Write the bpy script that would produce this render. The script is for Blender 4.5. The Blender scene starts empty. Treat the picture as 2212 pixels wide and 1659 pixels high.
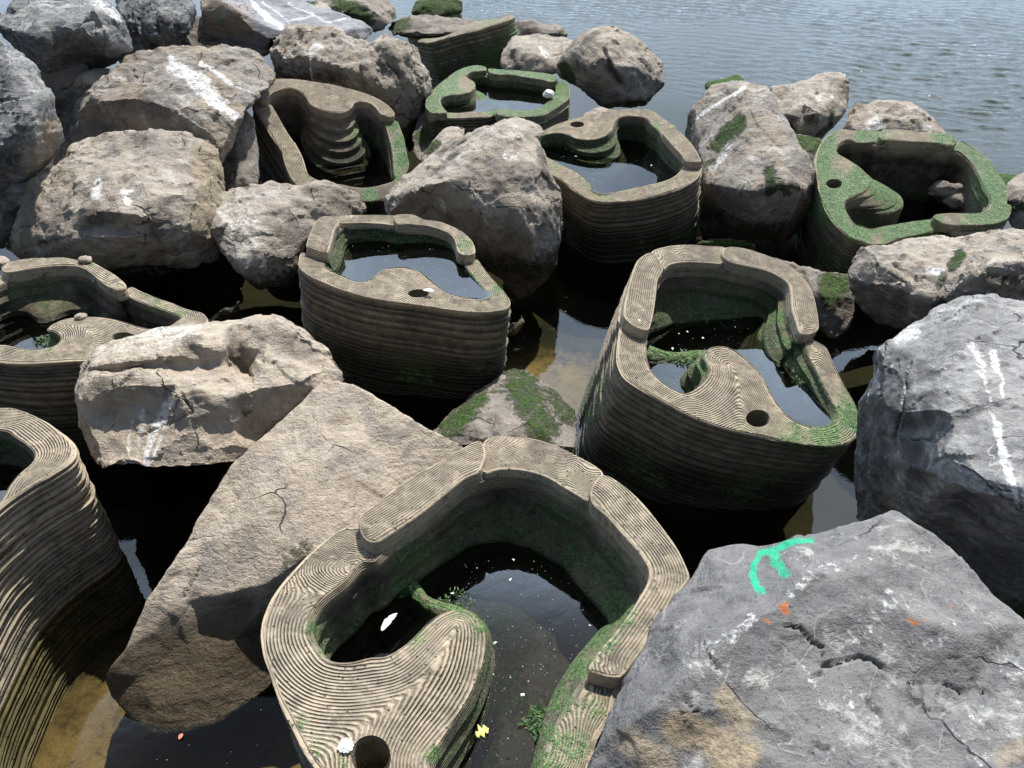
import bpy, bmesh, math, random
import numpy as np
from mathutils import Vector
from mathutils.geometry import delaunay_2d_cdt

# ------------------------------------------------------------------ camera, light, sky
CAM_H, PITCH, FPX, CX, CY = 2.6, math.radians(37.0), 1662.0, 1106.0, 829.5   # measured on a 2212 x 1659 copy of the photo
scene = bpy.context.scene
COL = scene.collection
cd = bpy.data.cameras.new('camera')
cam = bpy.data.objects.new('camera', cd)
COL.objects.link(cam)
cam.location = (0, 0, CAM_H)
cam.rotation_euler = (math.pi/2 - PITCH, 0, 0)
cd.sensor_fit = 'HORIZONTAL'
cd.sensor_width = 36.0
cd.lens = 36.0*FPX/2212.0
cd.clip_start, cd.clip_end = 0.05, 8000
scene.camera = cam

SUN_EL, SUN_AZ = math.radians(63), math.radians(26)     # azimuth to the right of straight ahead (+Y)
sv = Vector((math.sin(SUN_AZ)*math.cos(SUN_EL), math.cos(SUN_AZ)*math.cos(SUN_EL), math.sin(SUN_EL)))
sd = bpy.data.lights.new('sun', 'SUN')
sd.energy, sd.angle, sd.color = 5.0, math.radians(0.53), (1.0, 0.95, 0.87)
sun = bpy.data.objects.new('sun', sd)
COL.objects.link(sun)
sun.rotation_euler = sv.to_track_quat('Z', 'Y').to_euler()
sun.location = (3, 6, 12)

world = bpy.data.worlds.new('World')
scene.world = world
world.use_nodes = True
nt = world.node_tree
nt.nodes.clear()
def WN(t, **kw):
    n = nt.nodes.new(t)
    for k, v in kw.items(): setattr(n, k, v)
    return n
out = WN('ShaderNodeOutputWorld'); bg = WN('ShaderNodeBackground')
sky = WN('ShaderNodeTexSky', sky_type='NISHITA', sun_disc=False, sun_elevation=SUN_EL, sun_rotation=SUN_AZ)
sky.air_density, sky.dust_density, sky.ozone_density = 1.0, 1.2, 1.0
bg.inputs['Strength'].default_value = 0.05
# broken cloud, laid on a flat cloud deck: direction / (height + offset)
tc = WN('ShaderNodeTexCoord'); sx = WN('ShaderNodeSeparateXYZ')
nt.links.new(tc.outputs['Generated'], sx.inputs[0])
mz = WN('ShaderNodeMath', operation='MAXIMUM'); mz.inputs[1].default_value = 0.0
nt.links.new(sx.outputs['Z'], mz.inputs[0])
az = WN('ShaderNodeMath', operation='ADD'); az.inputs[1].default_value = 0.22
nt.links.new(mz.outputs[0], az.inputs[0])
dv = []
for ch in 'XY':
    m = WN('ShaderNodeMath', operation='DIVIDE')
    nt.links.new(sx.outputs[ch], m.inputs[0]); nt.links.new(az.outputs[0], m.inputs[1]); dv.append(m)
cx = WN('ShaderNodeCombineXYZ')
nt.links.new(dv[0].outputs[0], cx.inputs[0]); nt.links.new(dv[1].outputs[0], cx.inputs[1])
cn = WN('ShaderNodeTexNoise'); cn.inputs['Scale'].default_value = 2.1; cn.inputs['Detail'].default_value = 7; cn.inputs['Roughness'].default_value = 0.58; cn.inputs['Distortion'].default_value = 0.4
nt.links.new(cx.outputs[0], cn.inputs['Vector'])
cr = WN('ShaderNodeMapRange', interpolation_type='SMOOTHSTEP')
cr.inputs['From Min'].default_value = 0.33; cr.inputs['From Max'].default_value = 0.60; cr.inputs['To Min'].default_value = 0.5; cr.inputs['To Max'].default_value = 0.95
nt.links.new(cn.outputs['Fac'], cr.inputs['Value'])
# a bright bank of cloud stands over the water ahead, brightest 30 to 45 degrees up; the rest of the sky is nearly clear
def wramp(src, a, b, lo=0.0, hi=1.0):
    n = WN('ShaderNodeMapRange', interpolation_type='SMOOTHSTEP')
    for k, v_ in (('From Min', a), ('From Max', b), ('To Min', lo), ('To Max', hi)): n.inputs[k].default_value = v_
    nt.links.new(src, n.inputs['Value']); return n.outputs[0]
def wmul(a, b):
    n = WN('ShaderNodeMath', operation='MULTIPLY'); nt.links.new(a, n.inputs[0]); nt.links.new(b, n.inputs[1]); return n.outputs[0]
zz_, yy_ = mz.outputs[0], sx.outputs['Y']
bank = wmul(wramp(yy_, 0.15, 0.60), wramp(zz_, 0.85, 0.73))
br_ = wmul(wramp(zz_, 0.36, 0.62, 27.0, 72.0), wramp(zz_, 0.0, 0.16, 0.75, 1.0))
cc = WN('ShaderNodeVectorMath', operation='SCALE'); cc.inputs[0].default_value = (0.72, 0.90, 1.13)
nt.links.new(br_, cc.inputs['Scale'])
mx = WN('ShaderNodeMix', data_type='RGBA')
cmf = wmul(cr.outputs[0], wramp(bank, 0.0, 1.0, 0.05, 1.0))
nt.links.new(cmf, mx.inputs['Factor']); nt.links.new(sky.outputs[0], mx.inputs['A']); nt.links.new(cc.outputs[0], mx.inputs['B'])
nt.links.new(mx.outputs['Result'], bg.inputs['Color']); nt.links.new(bg.outputs[0], out.inputs[0])

scene.view_settings.view_transform = 'Standard'
scene.view_settings.look = 'None'
scene.view_settings.exposure = 0.38
scene.view_settings.gamma = 1.0
scene.cycles.max_bounces = 6
scene.cycles.transparent_max_bounces = 12
scene.cycles.caustics_reflective = False
scene.cycles.caustics_refractive = False
scene.cycles.sample_clamp_indirect = 6.0

# ------------------------------------------------------------------ geometry helpers
CAMV = np.array([0, 0, CAM_H])
cP, sP = math.cos(PITCH), math.sin(PITCH)
def ray(x, y):
    xr, yr = (x-CX)/FPX, (CY-y)/FPX
    return np.array([xr, cP + yr*sP, -sP + yr*cP])
def at(x, y, d):
    """pixel -> point; d < 10 is a height above the water, d > 10 is 10 + distance ahead"""
    r = ray(x, y)
    t = (d-10.0)/r[1] if d > 10 else (d-CAM_H)/r[2]
    return CAMV + r*t
def proj(P):
    q = P - CAMV
    zc = q[:, 1]*cP - q[:, 2]*sP
    yc = q[:, 1]*sP + q[:, 2]*cP
    zc = np.maximum(zc, 1e-3)
    return CX + FPX*q[:, 0]/zc, CY - FPX*yc/zc
TS = 0.36166*0.93570
FR = {'F': (0, 0, 1.0), 'A': (0, 0, TS), 'B': (729.85, 0, TS), 'C': (1463.4, 0, TS), 'D': (0, 552.06, TS), 'E': (729.85, 552.06, TS),
      'G': (1463.4, 552.06, TS), 'H': (0, 1097.6, TS), 'I': (729.85, 1097.6, TS), 'J': (1463.4, 1097.6, TS),
      '1': (561.4, 929.2, .43993), '2': (1225.8, 505.3, .30457), '3': (617.6, 439.8, .23689), '4': (0, 533.3, .21997),
      '5': (505.3, 149.7, .18612), '6': (1141.6, 215.2, .18612), '7': (1721.7, 252.6, .2217), '8': (842.1, 0, .2115)}
def fpx(fr, x, y):
    o = FR[fr]
    return o[0]+x*o[2], o[1]+y*o[2]

def _h(ix, iy, iz, s):
    h = (ix.astype(np.uint32)*np.uint32(73856093)) ^ (iy.astype(np.uint32)*np.uint32(19349663)) ^ (iz.astype(np.uint32)*np.uint32(83492791)) ^ np.uint32((s*2654435761) & 0xffffffff)
    h ^= h >> np.uint32(15); h *= np.uint32(2246822519); h ^= h >> np.uint32(13); h *= np.uint32(3266489917); h ^= h >> np.uint32(16)
    return h.astype(np.float64)/4294967295.0
def vnoise(P, s=0):
    I = np.floor(P).astype(np.int64); F = P-I; W = F*F*F*(F*(F*6-15)+10)
    r = 0
    for a in (0, 1):
        wa = W[:, 0] if a else 1-W[:, 0]
        for b in (0, 1):
            wb = W[:, 1] if b else 1-W[:, 1]
            for c in (0, 1):
                wc = W[:, 2] if c else 1-W[:, 2]
                r = r + wa*wb*wc*_h(I[:, 0]+a, I[:, 1]+b, I[:, 2]+c, s)
    return r*2-1
def fbm(P, s=0, o=4, g=.5):
    r = 0; a = 1.0; n = 0
    for k in range(o):
        r = r + a*vnoise(P*(2.03**k)+k*7.3, s+k); n += a; a *= g
    return r/n
def chips(P, s):
    """angular chipped planes: every cell of a jittered grid gets its own tilted plane"""
    I = np.floor(P).astype(np.int64)
    best = np.full(len(P), 1e9); val = np.zeros(len(P))
    for a in (-1, 0, 1):
        for b in (-1, 0, 1):
            for c in (-1, 0, 1):
                X, Y, Z = I[:, 0]+a, I[:, 1]+b, I[:, 2]+c
                C = np.stack([X+_h(X, Y, Z, s), Y+_h(X, Y, Z, s+1), Z+_h(X, Y, Z, s+2)], 1)
                d = P-C; q = (d*d).sum(1)
                m = q < best
                g = np.stack([_h(X, Y, Z, s+3), _h(X, Y, Z, s+4), _h(X, Y, Z, s+5)], 1)*2-1
                v = (d*g).sum(1) + .35*(_h(X, Y, Z, s+6)-.5)
                val = np.where(m, v, val); best = np.where(m, q, best)
    return val
_RT = np.array([[.36, .48, -.8], [-.8, .60, 0], [.48, .64, .6]])
def facet(P, s):
    """piecewise-linear noise on a tetrahedral lattice: flat facets meeting in creases"""
    P = P@_RT + s*1.37
    I = np.floor(P).astype(np.int64); F = P-I
    od = np.argsort(-F, 1); fs = np.take_along_axis(F, od, 1)
    J = I.copy(); v = _h(J[:, 0], J[:, 1], J[:, 2], s)*(1-fs[:, 0]); ar = np.arange(len(P))
    for k in range(3):
        J[ar, od[:, k]] += 1
        v = v+_h(J[:, 0], J[:, 1], J[:, 2], s)*(fs[:, k]-(fs[:, k+1] if k < 2 else 0))
    return v*2-1
def seg_dist(px, py, pts):
    d = np.full(len(px), 1e9)
    if len(pts) == 1: return np.hypot(px-pts[0][0], py-pts[0][1])
    for (x0, y0), (x1, y1) in zip(pts[:-1], pts[1:]):
        vx, vy = x1-x0, y1-y0; L = vx*vx+vy*vy+1e-9
        t = np.clip(((px-x0)*vx+(py-y0)*vy)/L, 0, 1)
        d = np.minimum(d, np.hypot(px-x0-t*vx, py-y0-t*vy))
    return d
def sstep(a, b, x):
    t = np.clip((x-a)/(b-a), 0, 1)
    return t*t*(3-2*t)
def inside(P, loop):
    x, y = P[:, 0], P[:, 1]; r = np.zeros(len(P), bool); n = len(loop)
    for i in range(n):
        x0, y0 = loop[i]; x1, y1 = loop[(i+1) % n]
        if y0 == y1: continue
        c = (y0 > y) != (y1 > y)
        r ^= c & (x < (x1-x0)*(y-y0)/(y1-y0)+x0)
    return r
def catmull(pts, step, extra=None):
    """closed smooth loop through pts (n,k), resampled at about `step` by the first two columns"""
    P = np.asarray(pts, float); n = len(P); res = []
    for i in range(n):
        p0, p1, p2, p3 = P[i-1], P[i], P[(i+1) % n], P[(i+2) % n]
        for k in range(12):
            t = k/12
            q = .5*((2*p1)+(p2-p0)*t+(2*p0-5*p1+4*p2-p3)*t*t+(3*p1-p0-3*p2+p3)*t**3)
            q[2:] = p1[2:]*(1-t)+p2[2:]*t
            res.append(q)
    R = np.array(res); d = np.hypot(*(np.roll(R, -1, 0)-R)[:, :2].T); c = np.concatenate([[0], np.cumsum(d)])
    m = max(12, int(c[-1]/step)); s = np.linspace(0, c[-1], m, endpoint=False)
    R2 = np.vstack([R, R[:1]])
    return np.stack([np.interp(s, c, R2[:, j]) for j in range(R.shape[1])], 1)
def loop_normals(L, win=3):
    """unit normals pointing out of a loop, smoothed"""
    n = len(L); t = np.roll(L, -1, 0)-np.roll(L, 1, 0)
    area = np.sum(L[:, 0]*np.roll(L[:, 1], -1)-np.roll(L[:, 0], -1)*L[:, 1])
    N = np.stack([t[:, 1], -t[:, 0]], 1)*(1 if area > 0 else -1)
    N /= np.linalg.norm(N, axis=1)[:, None]+1e-9
    for _ in range(win): N = (np.roll(N, 1, 0)+2*N+np.roll(N, -1, 0))
    return N/(np.linalg.norm(N, axis=1)[:, None]+1e-9)

def new_mesh(name, V, Fc, mat, parent=None, smooth=True, attrs=None):
    me = bpy.data.meshes.new(name)
    me.from_pydata([tuple(v) for v in V], [], [tuple(f) for f in Fc])
    me.update()
    finish(me, mat, smooth, attrs)
    o = bpy.data.objects.new(name, me); COL.objects.link(o)
    if parent is not None: o.parent = parent
    return o
def finish(me, mat, smooth=True, attrs=None):
    if mat is not None: me.materials.append(mat)
    me.polygons.foreach_set('use_smooth', [smooth]*len(me.polygons))
    for k, v in (attrs or {}).items():
        v = np.asarray(v, np.float32)
        if v.ndim == 1:
            a = me.attributes.new(k, 'FLOAT', 'POINT'); a.data.foreach_set('value', v)
        else:
            a = me.attributes.new(k, 'FLOAT_VECTOR', 'POINT'); a.data.foreach_set('vector', v.ravel())
def tag(o, label=None, cat=None, group=None, kind=None):
    if label: o['label'] = label
    if cat: o['category'] = cat
    if group: o['group'] = group
    if kind: o['kind'] = kind
    return o
def fixn(o):
    bm = bmesh.new(); bm.from_mesh(o.data); bmesh.ops.recalc_face_normals(bm, faces=bm.faces); bm.to_mesh(o.data); bm.free()

# ------------------------------------------------------------------ material helpers
class NT:
    def __init__(s, name):
        s.m = bpy.data.materials.new(name); s.m.use_nodes = True; s.t = s.m.node_tree; s.t.nodes.clear()
        s.out = s.n('ShaderNodeOutputMaterial')
    def n(s, typ, **kw):
        n = s.t.nodes.new(typ)
        for k, v in kw.items():
            if k in n.inputs.keys(): s.set(n.inputs[k], v)
            else: setattr(n, k, v)
        return n
    def set(s, inp, v):
        if isinstance(v, bpy.types.NodeSocket): s.t.links.new(v, inp)
        elif isinstance(v, bpy.types.Node): s.t.links.new(v.outputs[0], inp)
        else:
            if inp.type == 'RGBA' and len(v) == 3: v = (*v, 1)
            inp.default_value = v
    def noise(s, vec, scale, detail=4, rough=.55, dist=0.0):
        n = s.n('ShaderNodeTexNoise'); s.set(n.inputs['Vector'], vec)
        for k, v in (('Scale', scale), ('Detail', detail), ('Roughness', rough), ('Distortion', dist)): n.inputs[k].default_value = v
        return n.outputs['Fac']
    def math(s, op, a, b=None, c=None):
        n = s.n('ShaderNodeMath', operation=op); s.set(n.inputs[0], a)
        if b is not None: s.set(n.inputs[1], b)
        if c is not None: s.set(n.inputs[2], c)
        return n.outputs[0]
    def ramp(s, v, a, b, lo=0.0, hi=1.0):
        n = s.n('ShaderNodeMapRange', interpolation_type='SMOOTHSTEP')
        s.set(n.inputs['Value'], v); n.inputs['From Min'].default_value = a; n.inputs['From Max'].default_value = b
        s.set(n.inputs['To Min'], lo); s.set(n.inputs['To Max'], hi)
        return n.outputs[0]
    def mix(s, f, a, b, blend='MIX'):
        n = s.n('ShaderNodeMix', data_type='RGBA', blend_type=blend); s.set(n.inputs['Factor'], f)
        s.set(n.inputs['A'], a); s.set(n.inputs['B'], b)
        return n.outputs['Result']
    def attr(s, name):
        n = s.n('ShaderNodeAttribute', attribute_name=name)
        return n
    def sep(s, v):
        n = s.n('ShaderNodeSeparateXYZ'); s.set(n.inputs[0], v); return n.outputs
    def bump(s, h, strength, dist, normal=None):
        n = s.n('ShaderNodeBump'); s.set(n.inputs['Height'], h); s.set(n.inputs['Strength'], strength); n.inputs['Distance'].default_value = dist
        if normal is not None: s.set(n.inputs['Normal'], normal)
        return n.outputs[0]
    def bsdf(s, color, rough, normal=None, spec=.3, **kw):
        n = s.n('ShaderNodeBsdfPrincipled'); s.set(n.inputs['Base Color'], color); s.set(n.inputs['Roughness'], rough)
        n.inputs['Specular IOR Level'].default_value = spec
        if normal is not None: s.set(n.inputs['Normal'], normal)
        return n.outputs[0]
    def done(s, sh):
        s.t.links.new(sh, s.out.inputs[0]); return s.m

def rock_material(name, ca, cb, cdark, vein=.3, speck=.35, white=.2, wet=0.16, bump=1.0, strat=0.0, weed=1.0):
    t = NT(name)
    tcn = t.n('ShaderNodeTexCoord'); oi = t.n('ShaderNodeObjectInfo')
    off = t.n('ShaderNodeVectorMath', operation='SCALE'); t.set(off.inputs[0], (37.0, 91.0, 53.0)); t.set(off.inputs['Scale'], oi.outputs['Random'])
    vec = t.n('ShaderNodeVectorMath', operation='ADD'); t.set(vec.inputs[0], tcn.outputs['Object']); t.set(vec.inputs[1], off.outputs[0]); v = vec.outputs[0]
    geo = t.n('ShaderNodeNewGeometry'); z = t.sep(geo.outputs['Position'])[2]
    nbig = t.noise(v, 2.6, 5, .6, .6); nmid = t.noise(v, 11, 6, .65, .5); nfine = t.noise(v, 62, 4, .7); ngrain = t.noise(v, 210, 2, .6)
    # stretched noise: bedding streaks
    mp = t.n('ShaderNodeMapping'); t.set(mp.inputs['Vector'], v); mp.inputs['Rotation'].default_value = (.5, .7, .4); mp.inputs['Scale'].default_value = (2.0, 9.0, 26.0)
    nst = t.noise(mp.outputs[0], 1.6, 6, .65, .4)
    g_ = tuple(.45*sum(ca)/3+.55*c for c in (.30, .30, .31))
    own = t.mix(t.math('MULTIPLY', oi.outputs['Random'], .2), ca, g_)
    col = t.mix(t.ramp(nbig, .43, .57), own, cb)
    npat = t.noise(v, 5.2, 7, .72, .9)
    col = t.mix(t.ramp(npat, .51, .59, 0, .72), col, tuple(.4*c+.6*d for c, d in zip(g_, cdark)))
    col = t.mix(t.ramp(npat, .45, .38, 0, .6), col, tuple(min(.6, c*1.22) for c in cb))
    col = t.mix(t.ramp(nst, .42, .66, 0, .55), col, cb)
    col = t.mix(t.ramp(nmid, .52, .68, 0, .5), col, cdark)
    col = t.mix(t.ramp(nst, .56, .70, 0, .35+.4*strat), col, cdark)
    col = t.mix(t.ramp(nfine, .56, .72, 0, speck), col, tuple(c*.35 for c in cdark))
    col = t.mix(t.ramp(ngrain, .60, .75, 0, speck*.9), col, tuple(min(.75, c*1.9+.05) for c in ca))
    col = t.mix(t.ramp(ngrain, .40, .27, 0, speck), col, tuple(c*.3 for c in cdark))
    # pale mineral crust / dried salt
    nw = t.noise(v, 5.0, 8, .75, .35)
    col = t.mix(t.ramp(nw, .54, .66, 0, white), col, (.58, .56, .52))
    # thin veins
    nv = t.noise(v, 2.1, 3, .5, 1.4); vd = t.math('ABSOLUTE', t.math('SUBTRACT', nv, .5))
    col = t.mix(t.math('MULTIPLY', t.ramp(vd, .006, .0015, 0, vein), t.ramp(nmid, .35, .6)), col, (.55, .53, .5))
    wv = t.n('ShaderNodeVectorMath', operation='ADD'); t.set(wv.inputs[0], v)
    nd = t.n('ShaderNodeTexNoise'); t.set(nd.inputs['Vector'], v); nd.inputs['Scale'].default_value = 5.0; nd.inputs['Detail'].default_value = 5
    sc_ = t.n('ShaderNodeVectorMath', operation='SCALE'); t.set(sc_.inputs[0], nd.outputs['Color']); sc_.inputs['Scale'].default_value = .22; t.set(wv.inputs[1], sc_.outputs[0])
    vo = t.n('ShaderNodeTexVoronoi', feature='DISTANCE_TO_EDGE'); t.set(vo.inputs['Vector'], wv.outputs[0]); vo.inputs['Scale'].default_value = 2.6
    crk = t.math('MULTIPLY', t.ramp(vo.outputs['Distance'], .012, .002), t.ramp(t.noise(v, 3.3, 3, .6), .54, .64))
    col = t.mix(t.math('MULTIPLY', crk, .8), col, tuple(c*.25 for c in cdark))
    brk = t.noise(v, 34, 5, .75); brk2 = t.noise(v, 9, 5, .7)
    M1 = t.sep(t.attr('marks').outputs['Vector']); M2 = t.sep(t.attr('stains_shade').outputs['Vector'])
    tanm = t.math('MULTIPLY', M2[2], t.ramp(brk2, .2, .5))
    col = t.mix(tanm, col, t.mix(t.ramp(nfine, .4, .65), (.36, .29, .20), (.22, .18, .13)))
    col = t.mix(t.math('MULTIPLY', M2[1], t.ramp(brk2, .25, .6)), col, tuple(c*.4 for c in cdark))  # dark strokes: own dark patches, plus shade painted into hollows and under ridges
    rust = t.ramp(t.math('ADD', M2[0], t.math('MULTIPLY', t.math('SUBTRACT', brk, .5), 2.6)), .62, .95)
    rust = t.math('MULTIPLY', rust, t.ramp(M2[0], .03, .2))
    col = t.mix(rust, col, (.42, .15, .06))
    wh = t.ramp(t.math('ADD', M1[0], t.math('ADD', t.math('MULTIPLY', t.math('SUBTRACT', brk, .5), 2.0), t.math('MULTIPLY', t.math('SUBTRACT', nfine, .5), 1.6))), .42, 1.15, 0, .88)
    col = t.mix(wh, col, (.78, .78, .77))
    pt = t.ramp(t.math('ADD', M1[2], t.math('ADD', t.math('MULTIPLY', t.math('SUBTRACT', brk, .5), 2.1), t.math('MULTIPLY', t.math('SUBTRACT', ngrain, .5), 2.2))), .36, 1.05, 0, .88)
    pt = t.math('MULTIPLY', pt, t.ramp(M1[2], .03, .25))
    col = t.mix(pt, col, (.018, .41, .225))
    # tide mark: a dark brown film with algae on what the water reaches
    zz = t.math('ADD', z, t.math('MULTIPLY', t.math('SUBTRACT', nbig, .5), .35))
    zz = t.math('ADD', zz, t.math('MULTIPLY', t.math('SUBTRACT', nmid, .5), .16))
    film = t.ramp(zz, wet+.16, wet-.04, 0, .88)
    col = t.mix(film, col, t.mix(t.ramp(nfine, .35, .65), (.035, .026, .014), (.085, .06, .03)))
    band = t.math('MULTIPLY', t.ramp(zz, wet+.20, wet+.02), t.ramp(zz, wet-.20, wet-.02))
    band = t.math('MULTIPLY', band, t.ramp(nbig, .40, .60, .05*weed, .62*weed))
    al = t.ramp(t.math('ADD', t.math('MAXIMUM', M1[1], band), t.math('MULTIPLY', t.math('SUBTRACT', brk, .5), 2.0)), .34, .95)
    alg = t.mix(t.ramp(nfine, .35, .68), (.030, .080, .014), (.12, .225, .042))
    alg = t.mix(t.ramp(nbig, .45, .7, 0, .3), alg, (.08, .095, .03))
    col = t.mix(al, col, alg)
    rough = t.ramp(film, 0, 1, .88, .5)
    hb = t.math('ADD', t.math('MULTIPLY', nmid, .34), t.math('ADD', t.math('MULTIPLY', nfine, .26), t.math('MULTIPLY', ngrain, .09)))
    hb = t.math('ADD', hb, t.math('MULTIPLY', nst, .25+.5*strat))
    hb = t.math('ADD', hb, t.math('MULTIPLY', al, t.math('MULTIPLY', brk, 1.2)))
    hb = t.math('SUBTRACT', hb, t.math('MULTIPLY', crk, .45))
    return t.done(t.bsdf(col, rough, t.bump(hb, .9*bump, .045), .25))

TAN = rock_material('tan_rock', (.325, .272, .217), (.41, .36, .30), (.12, .102, .086), vein=.25, white=.55, bump=1.25, wet=.25)
PALE = rock_material('pale_tan_rock', (.41, .335, .255), (.455, .385, .305), (.23, .185, .145), vein=.1, speck=.45, white=.25, weed=0.0, bump=1.15, wet=.19)
WARM = rock_material('warm_tan_rock', (.335, .268, .198), (.305, .278, .248), (.105, .092, .08), vein=.3, white=.55, strat=.35, bump=1.25, wet=.25)
GREY = rock_material('grey_rock', (.20, .20, .20), (.275, .272, .268), (.06, .063, .069), vein=.55, speck=.55, white=.5, bump=.7)
GRAN = rock_material('dark_grey_rock', (.122, .12, .121), (.185, .181, .178), (.066, .066, .069), vein=.28, speck=.7, white=.6, bump=.7)
BLUE = rock_material('blue_grey_rock', (.118, .124, .131), (.25, .252, .25), (.04, .045, .051), vein=.6, speck=.45, white=.5, strat=.6)
SLATE = rock_material('slate', (.23, .235, .26), (.30, .30, .32), (.11, .11, .125), vein=.5, speck=.35, white=.3, strat=.5)
MOSSY = rock_material('mossy_rock', (.20, .17, .14), (.27, .235, .20), (.09, .08, .065), vein=.1, white=.15, wet=.0)

def concrete_material():
    t = NT('printed_concrete')
    tcn = t.n('ShaderNodeTexCoord'); oi = t.n('ShaderNodeObjectInfo'); v0 = tcn.outputs['Object']
    geo = t.n('ShaderNodeNewGeometry'); z = t.sep(geo.outputs['Position'])[2]
    off = t.n('ShaderNodeVectorMath', operation='SCALE'); t.set(off.inputs[0], (17.0, 41.0, 29.0)); t.set(off.inputs['Scale'], oi.outputs['Random'])
    vec = t.n('ShaderNodeVectorMath', operation='ADD'); t.set(vec.inputs[0], v0); t.set(vec.inputs[1], off.outputs[0]); v = vec.outputs[0]
    nbig = t.noise(v, 3.0, 5, .6, .5); nmid = t.noise(v, 14, 5, .65, .3); nfine = t.noise(v, 70, 4, .7); ngr = t.noise(v, 190, 2, .6)
    f = t.attr('groove').outputs['Fac']; gs = t.attr('groove_depth').outputs['Fac']; alg = t.attr('algae').outputs['Fac']; dirt = t.attr('dirt').outputs['Fac']
    ph = t.math('ADD', t.math('MULTIPLY', f, 2*math.pi), t.math('MULTIPLY', nbig, .8))
    sn = t.math('MULTIPLY_ADD', t.math('SINE', ph), .5, .5)                      # 1 on the ridge, 0 in the groove
    vary = t.ramp(t.noise(v, 22, 3, .6), .3, .62, .45, 1.0)
    gd = t.math('MULTIPLY', gs, vary)
    col = t.mix(t.ramp(nbig, .35, .65), (.44, .36, .262), (.35, .292, .215))
    col = t.mix(t.ramp(nmid, .50, .68, 0, .7), col, (.20, .165, .13))
    col = t.mix(t.ramp(t.noise(v, 6.5, 6, .7, .6), .53, .66, 0, .55), col, (.155, .14, .105))
    pv = t.n('ShaderNodeTexVoronoi'); t.set(pv.inputs['Vector'], v); pv.inputs['Scale'].default_value = 70
    pit = t.math('MULTIPLY', t.ramp(pv.outputs['Distance'], .30, .16), t.ramp(t.sep(pv.outputs['Color'])[0], .80, .84))
    col = t.mix(t.math('MULTIPLY', pit, .85), col, (.04, .034, .028))
    col = t.mix(t.ramp(nfine, .58, .74, 0, .55), col, (.10, .085, .07))
    col = t.mix(t.ramp(ngr, .62, .78, 0, .4), col, (.55, .48, .38))
    grime = t.math('MULTIPLY', t.ramp(sn, .42, .05), gd)
    col = t.mix(t.math('MULTIPLY', grime, .78), col, (.075, .062, .046))
    # tide film with wall and basin shade painted in, then algae
    zz = t.math('ADD', z, t.math('MULTIPLY', t.math('SUBTRACT', nbig, .5), .30))
    zz = t.math('ADD', zz, t.math('MULTIPLY', t.math('SUBTRACT', nmid, .5), .10))
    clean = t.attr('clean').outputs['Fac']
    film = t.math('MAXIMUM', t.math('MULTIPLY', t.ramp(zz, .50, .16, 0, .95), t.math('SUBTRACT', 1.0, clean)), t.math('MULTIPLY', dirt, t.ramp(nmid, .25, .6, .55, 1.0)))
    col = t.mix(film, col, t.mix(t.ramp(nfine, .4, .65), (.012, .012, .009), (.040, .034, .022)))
    br = t.noise(v, 46, 4, .75)
    alg = t.math('MAXIMUM', alg, t.math('MULTIPLY', t.math('SUBTRACT', 1.0, t.attr('clean').outputs['Fac']), t.math('MULTIPLY', t.math('MULTIPLY', t.ramp(zz, .42, .26), t.ramp(zz, -.05, .16)), t.ramp(nbig, .42, .62, .1, .55))))
    al = t.ramp(t.math('ADD', t.math('ADD', alg, t.math('MULTIPLY', t.math('SUBTRACT', nmid, .5), .9)), t.math('ADD', t.math('MULTIPLY', t.math('SUBTRACT', br, .5), 1.6), t.math('MULTIPLY', t.math('SUBTRACT', sn, .5), t.math('MULTIPLY', gs, -.35)))), .30, .90)
    acol = t.mix(t.ramp(nfine, .38, .66), (.036, .095, .024), (.16, .29, .085))
    acol = t.mix(t.ramp(ngr, .52, .70, 0, .75), acol, (.38, .46, .32))
    acol = t.mix(t.ramp(nbig, .5, .75, 0, .3), acol, (.13, .145, .04))
    col = t.mix(al, col, acol)
    h = t.math('ADD', t.math('MULTIPLY', sn, t.math('MULTIPLY', gd, 1.0)), t.math('ADD', t.math('MULTIPLY', nfine, .30), t.math('MULTIPLY', nmid, .30)))
    h = t.math('ADD', h, t.math('MULTIPLY', al, t.math('MULTIPLY', br, 1.5)))
    h = t.math('SUBTRACT', h, t.math('MULTIPLY', pit, .8))
    rough = t.ramp(t.math('MAXIMUM', film, al), 0, 1, .87, .5)
    return t.done(t.bsdf(col, rough, t.bump(h, .9, .012), .3))
CONC = concrete_material()

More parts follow.
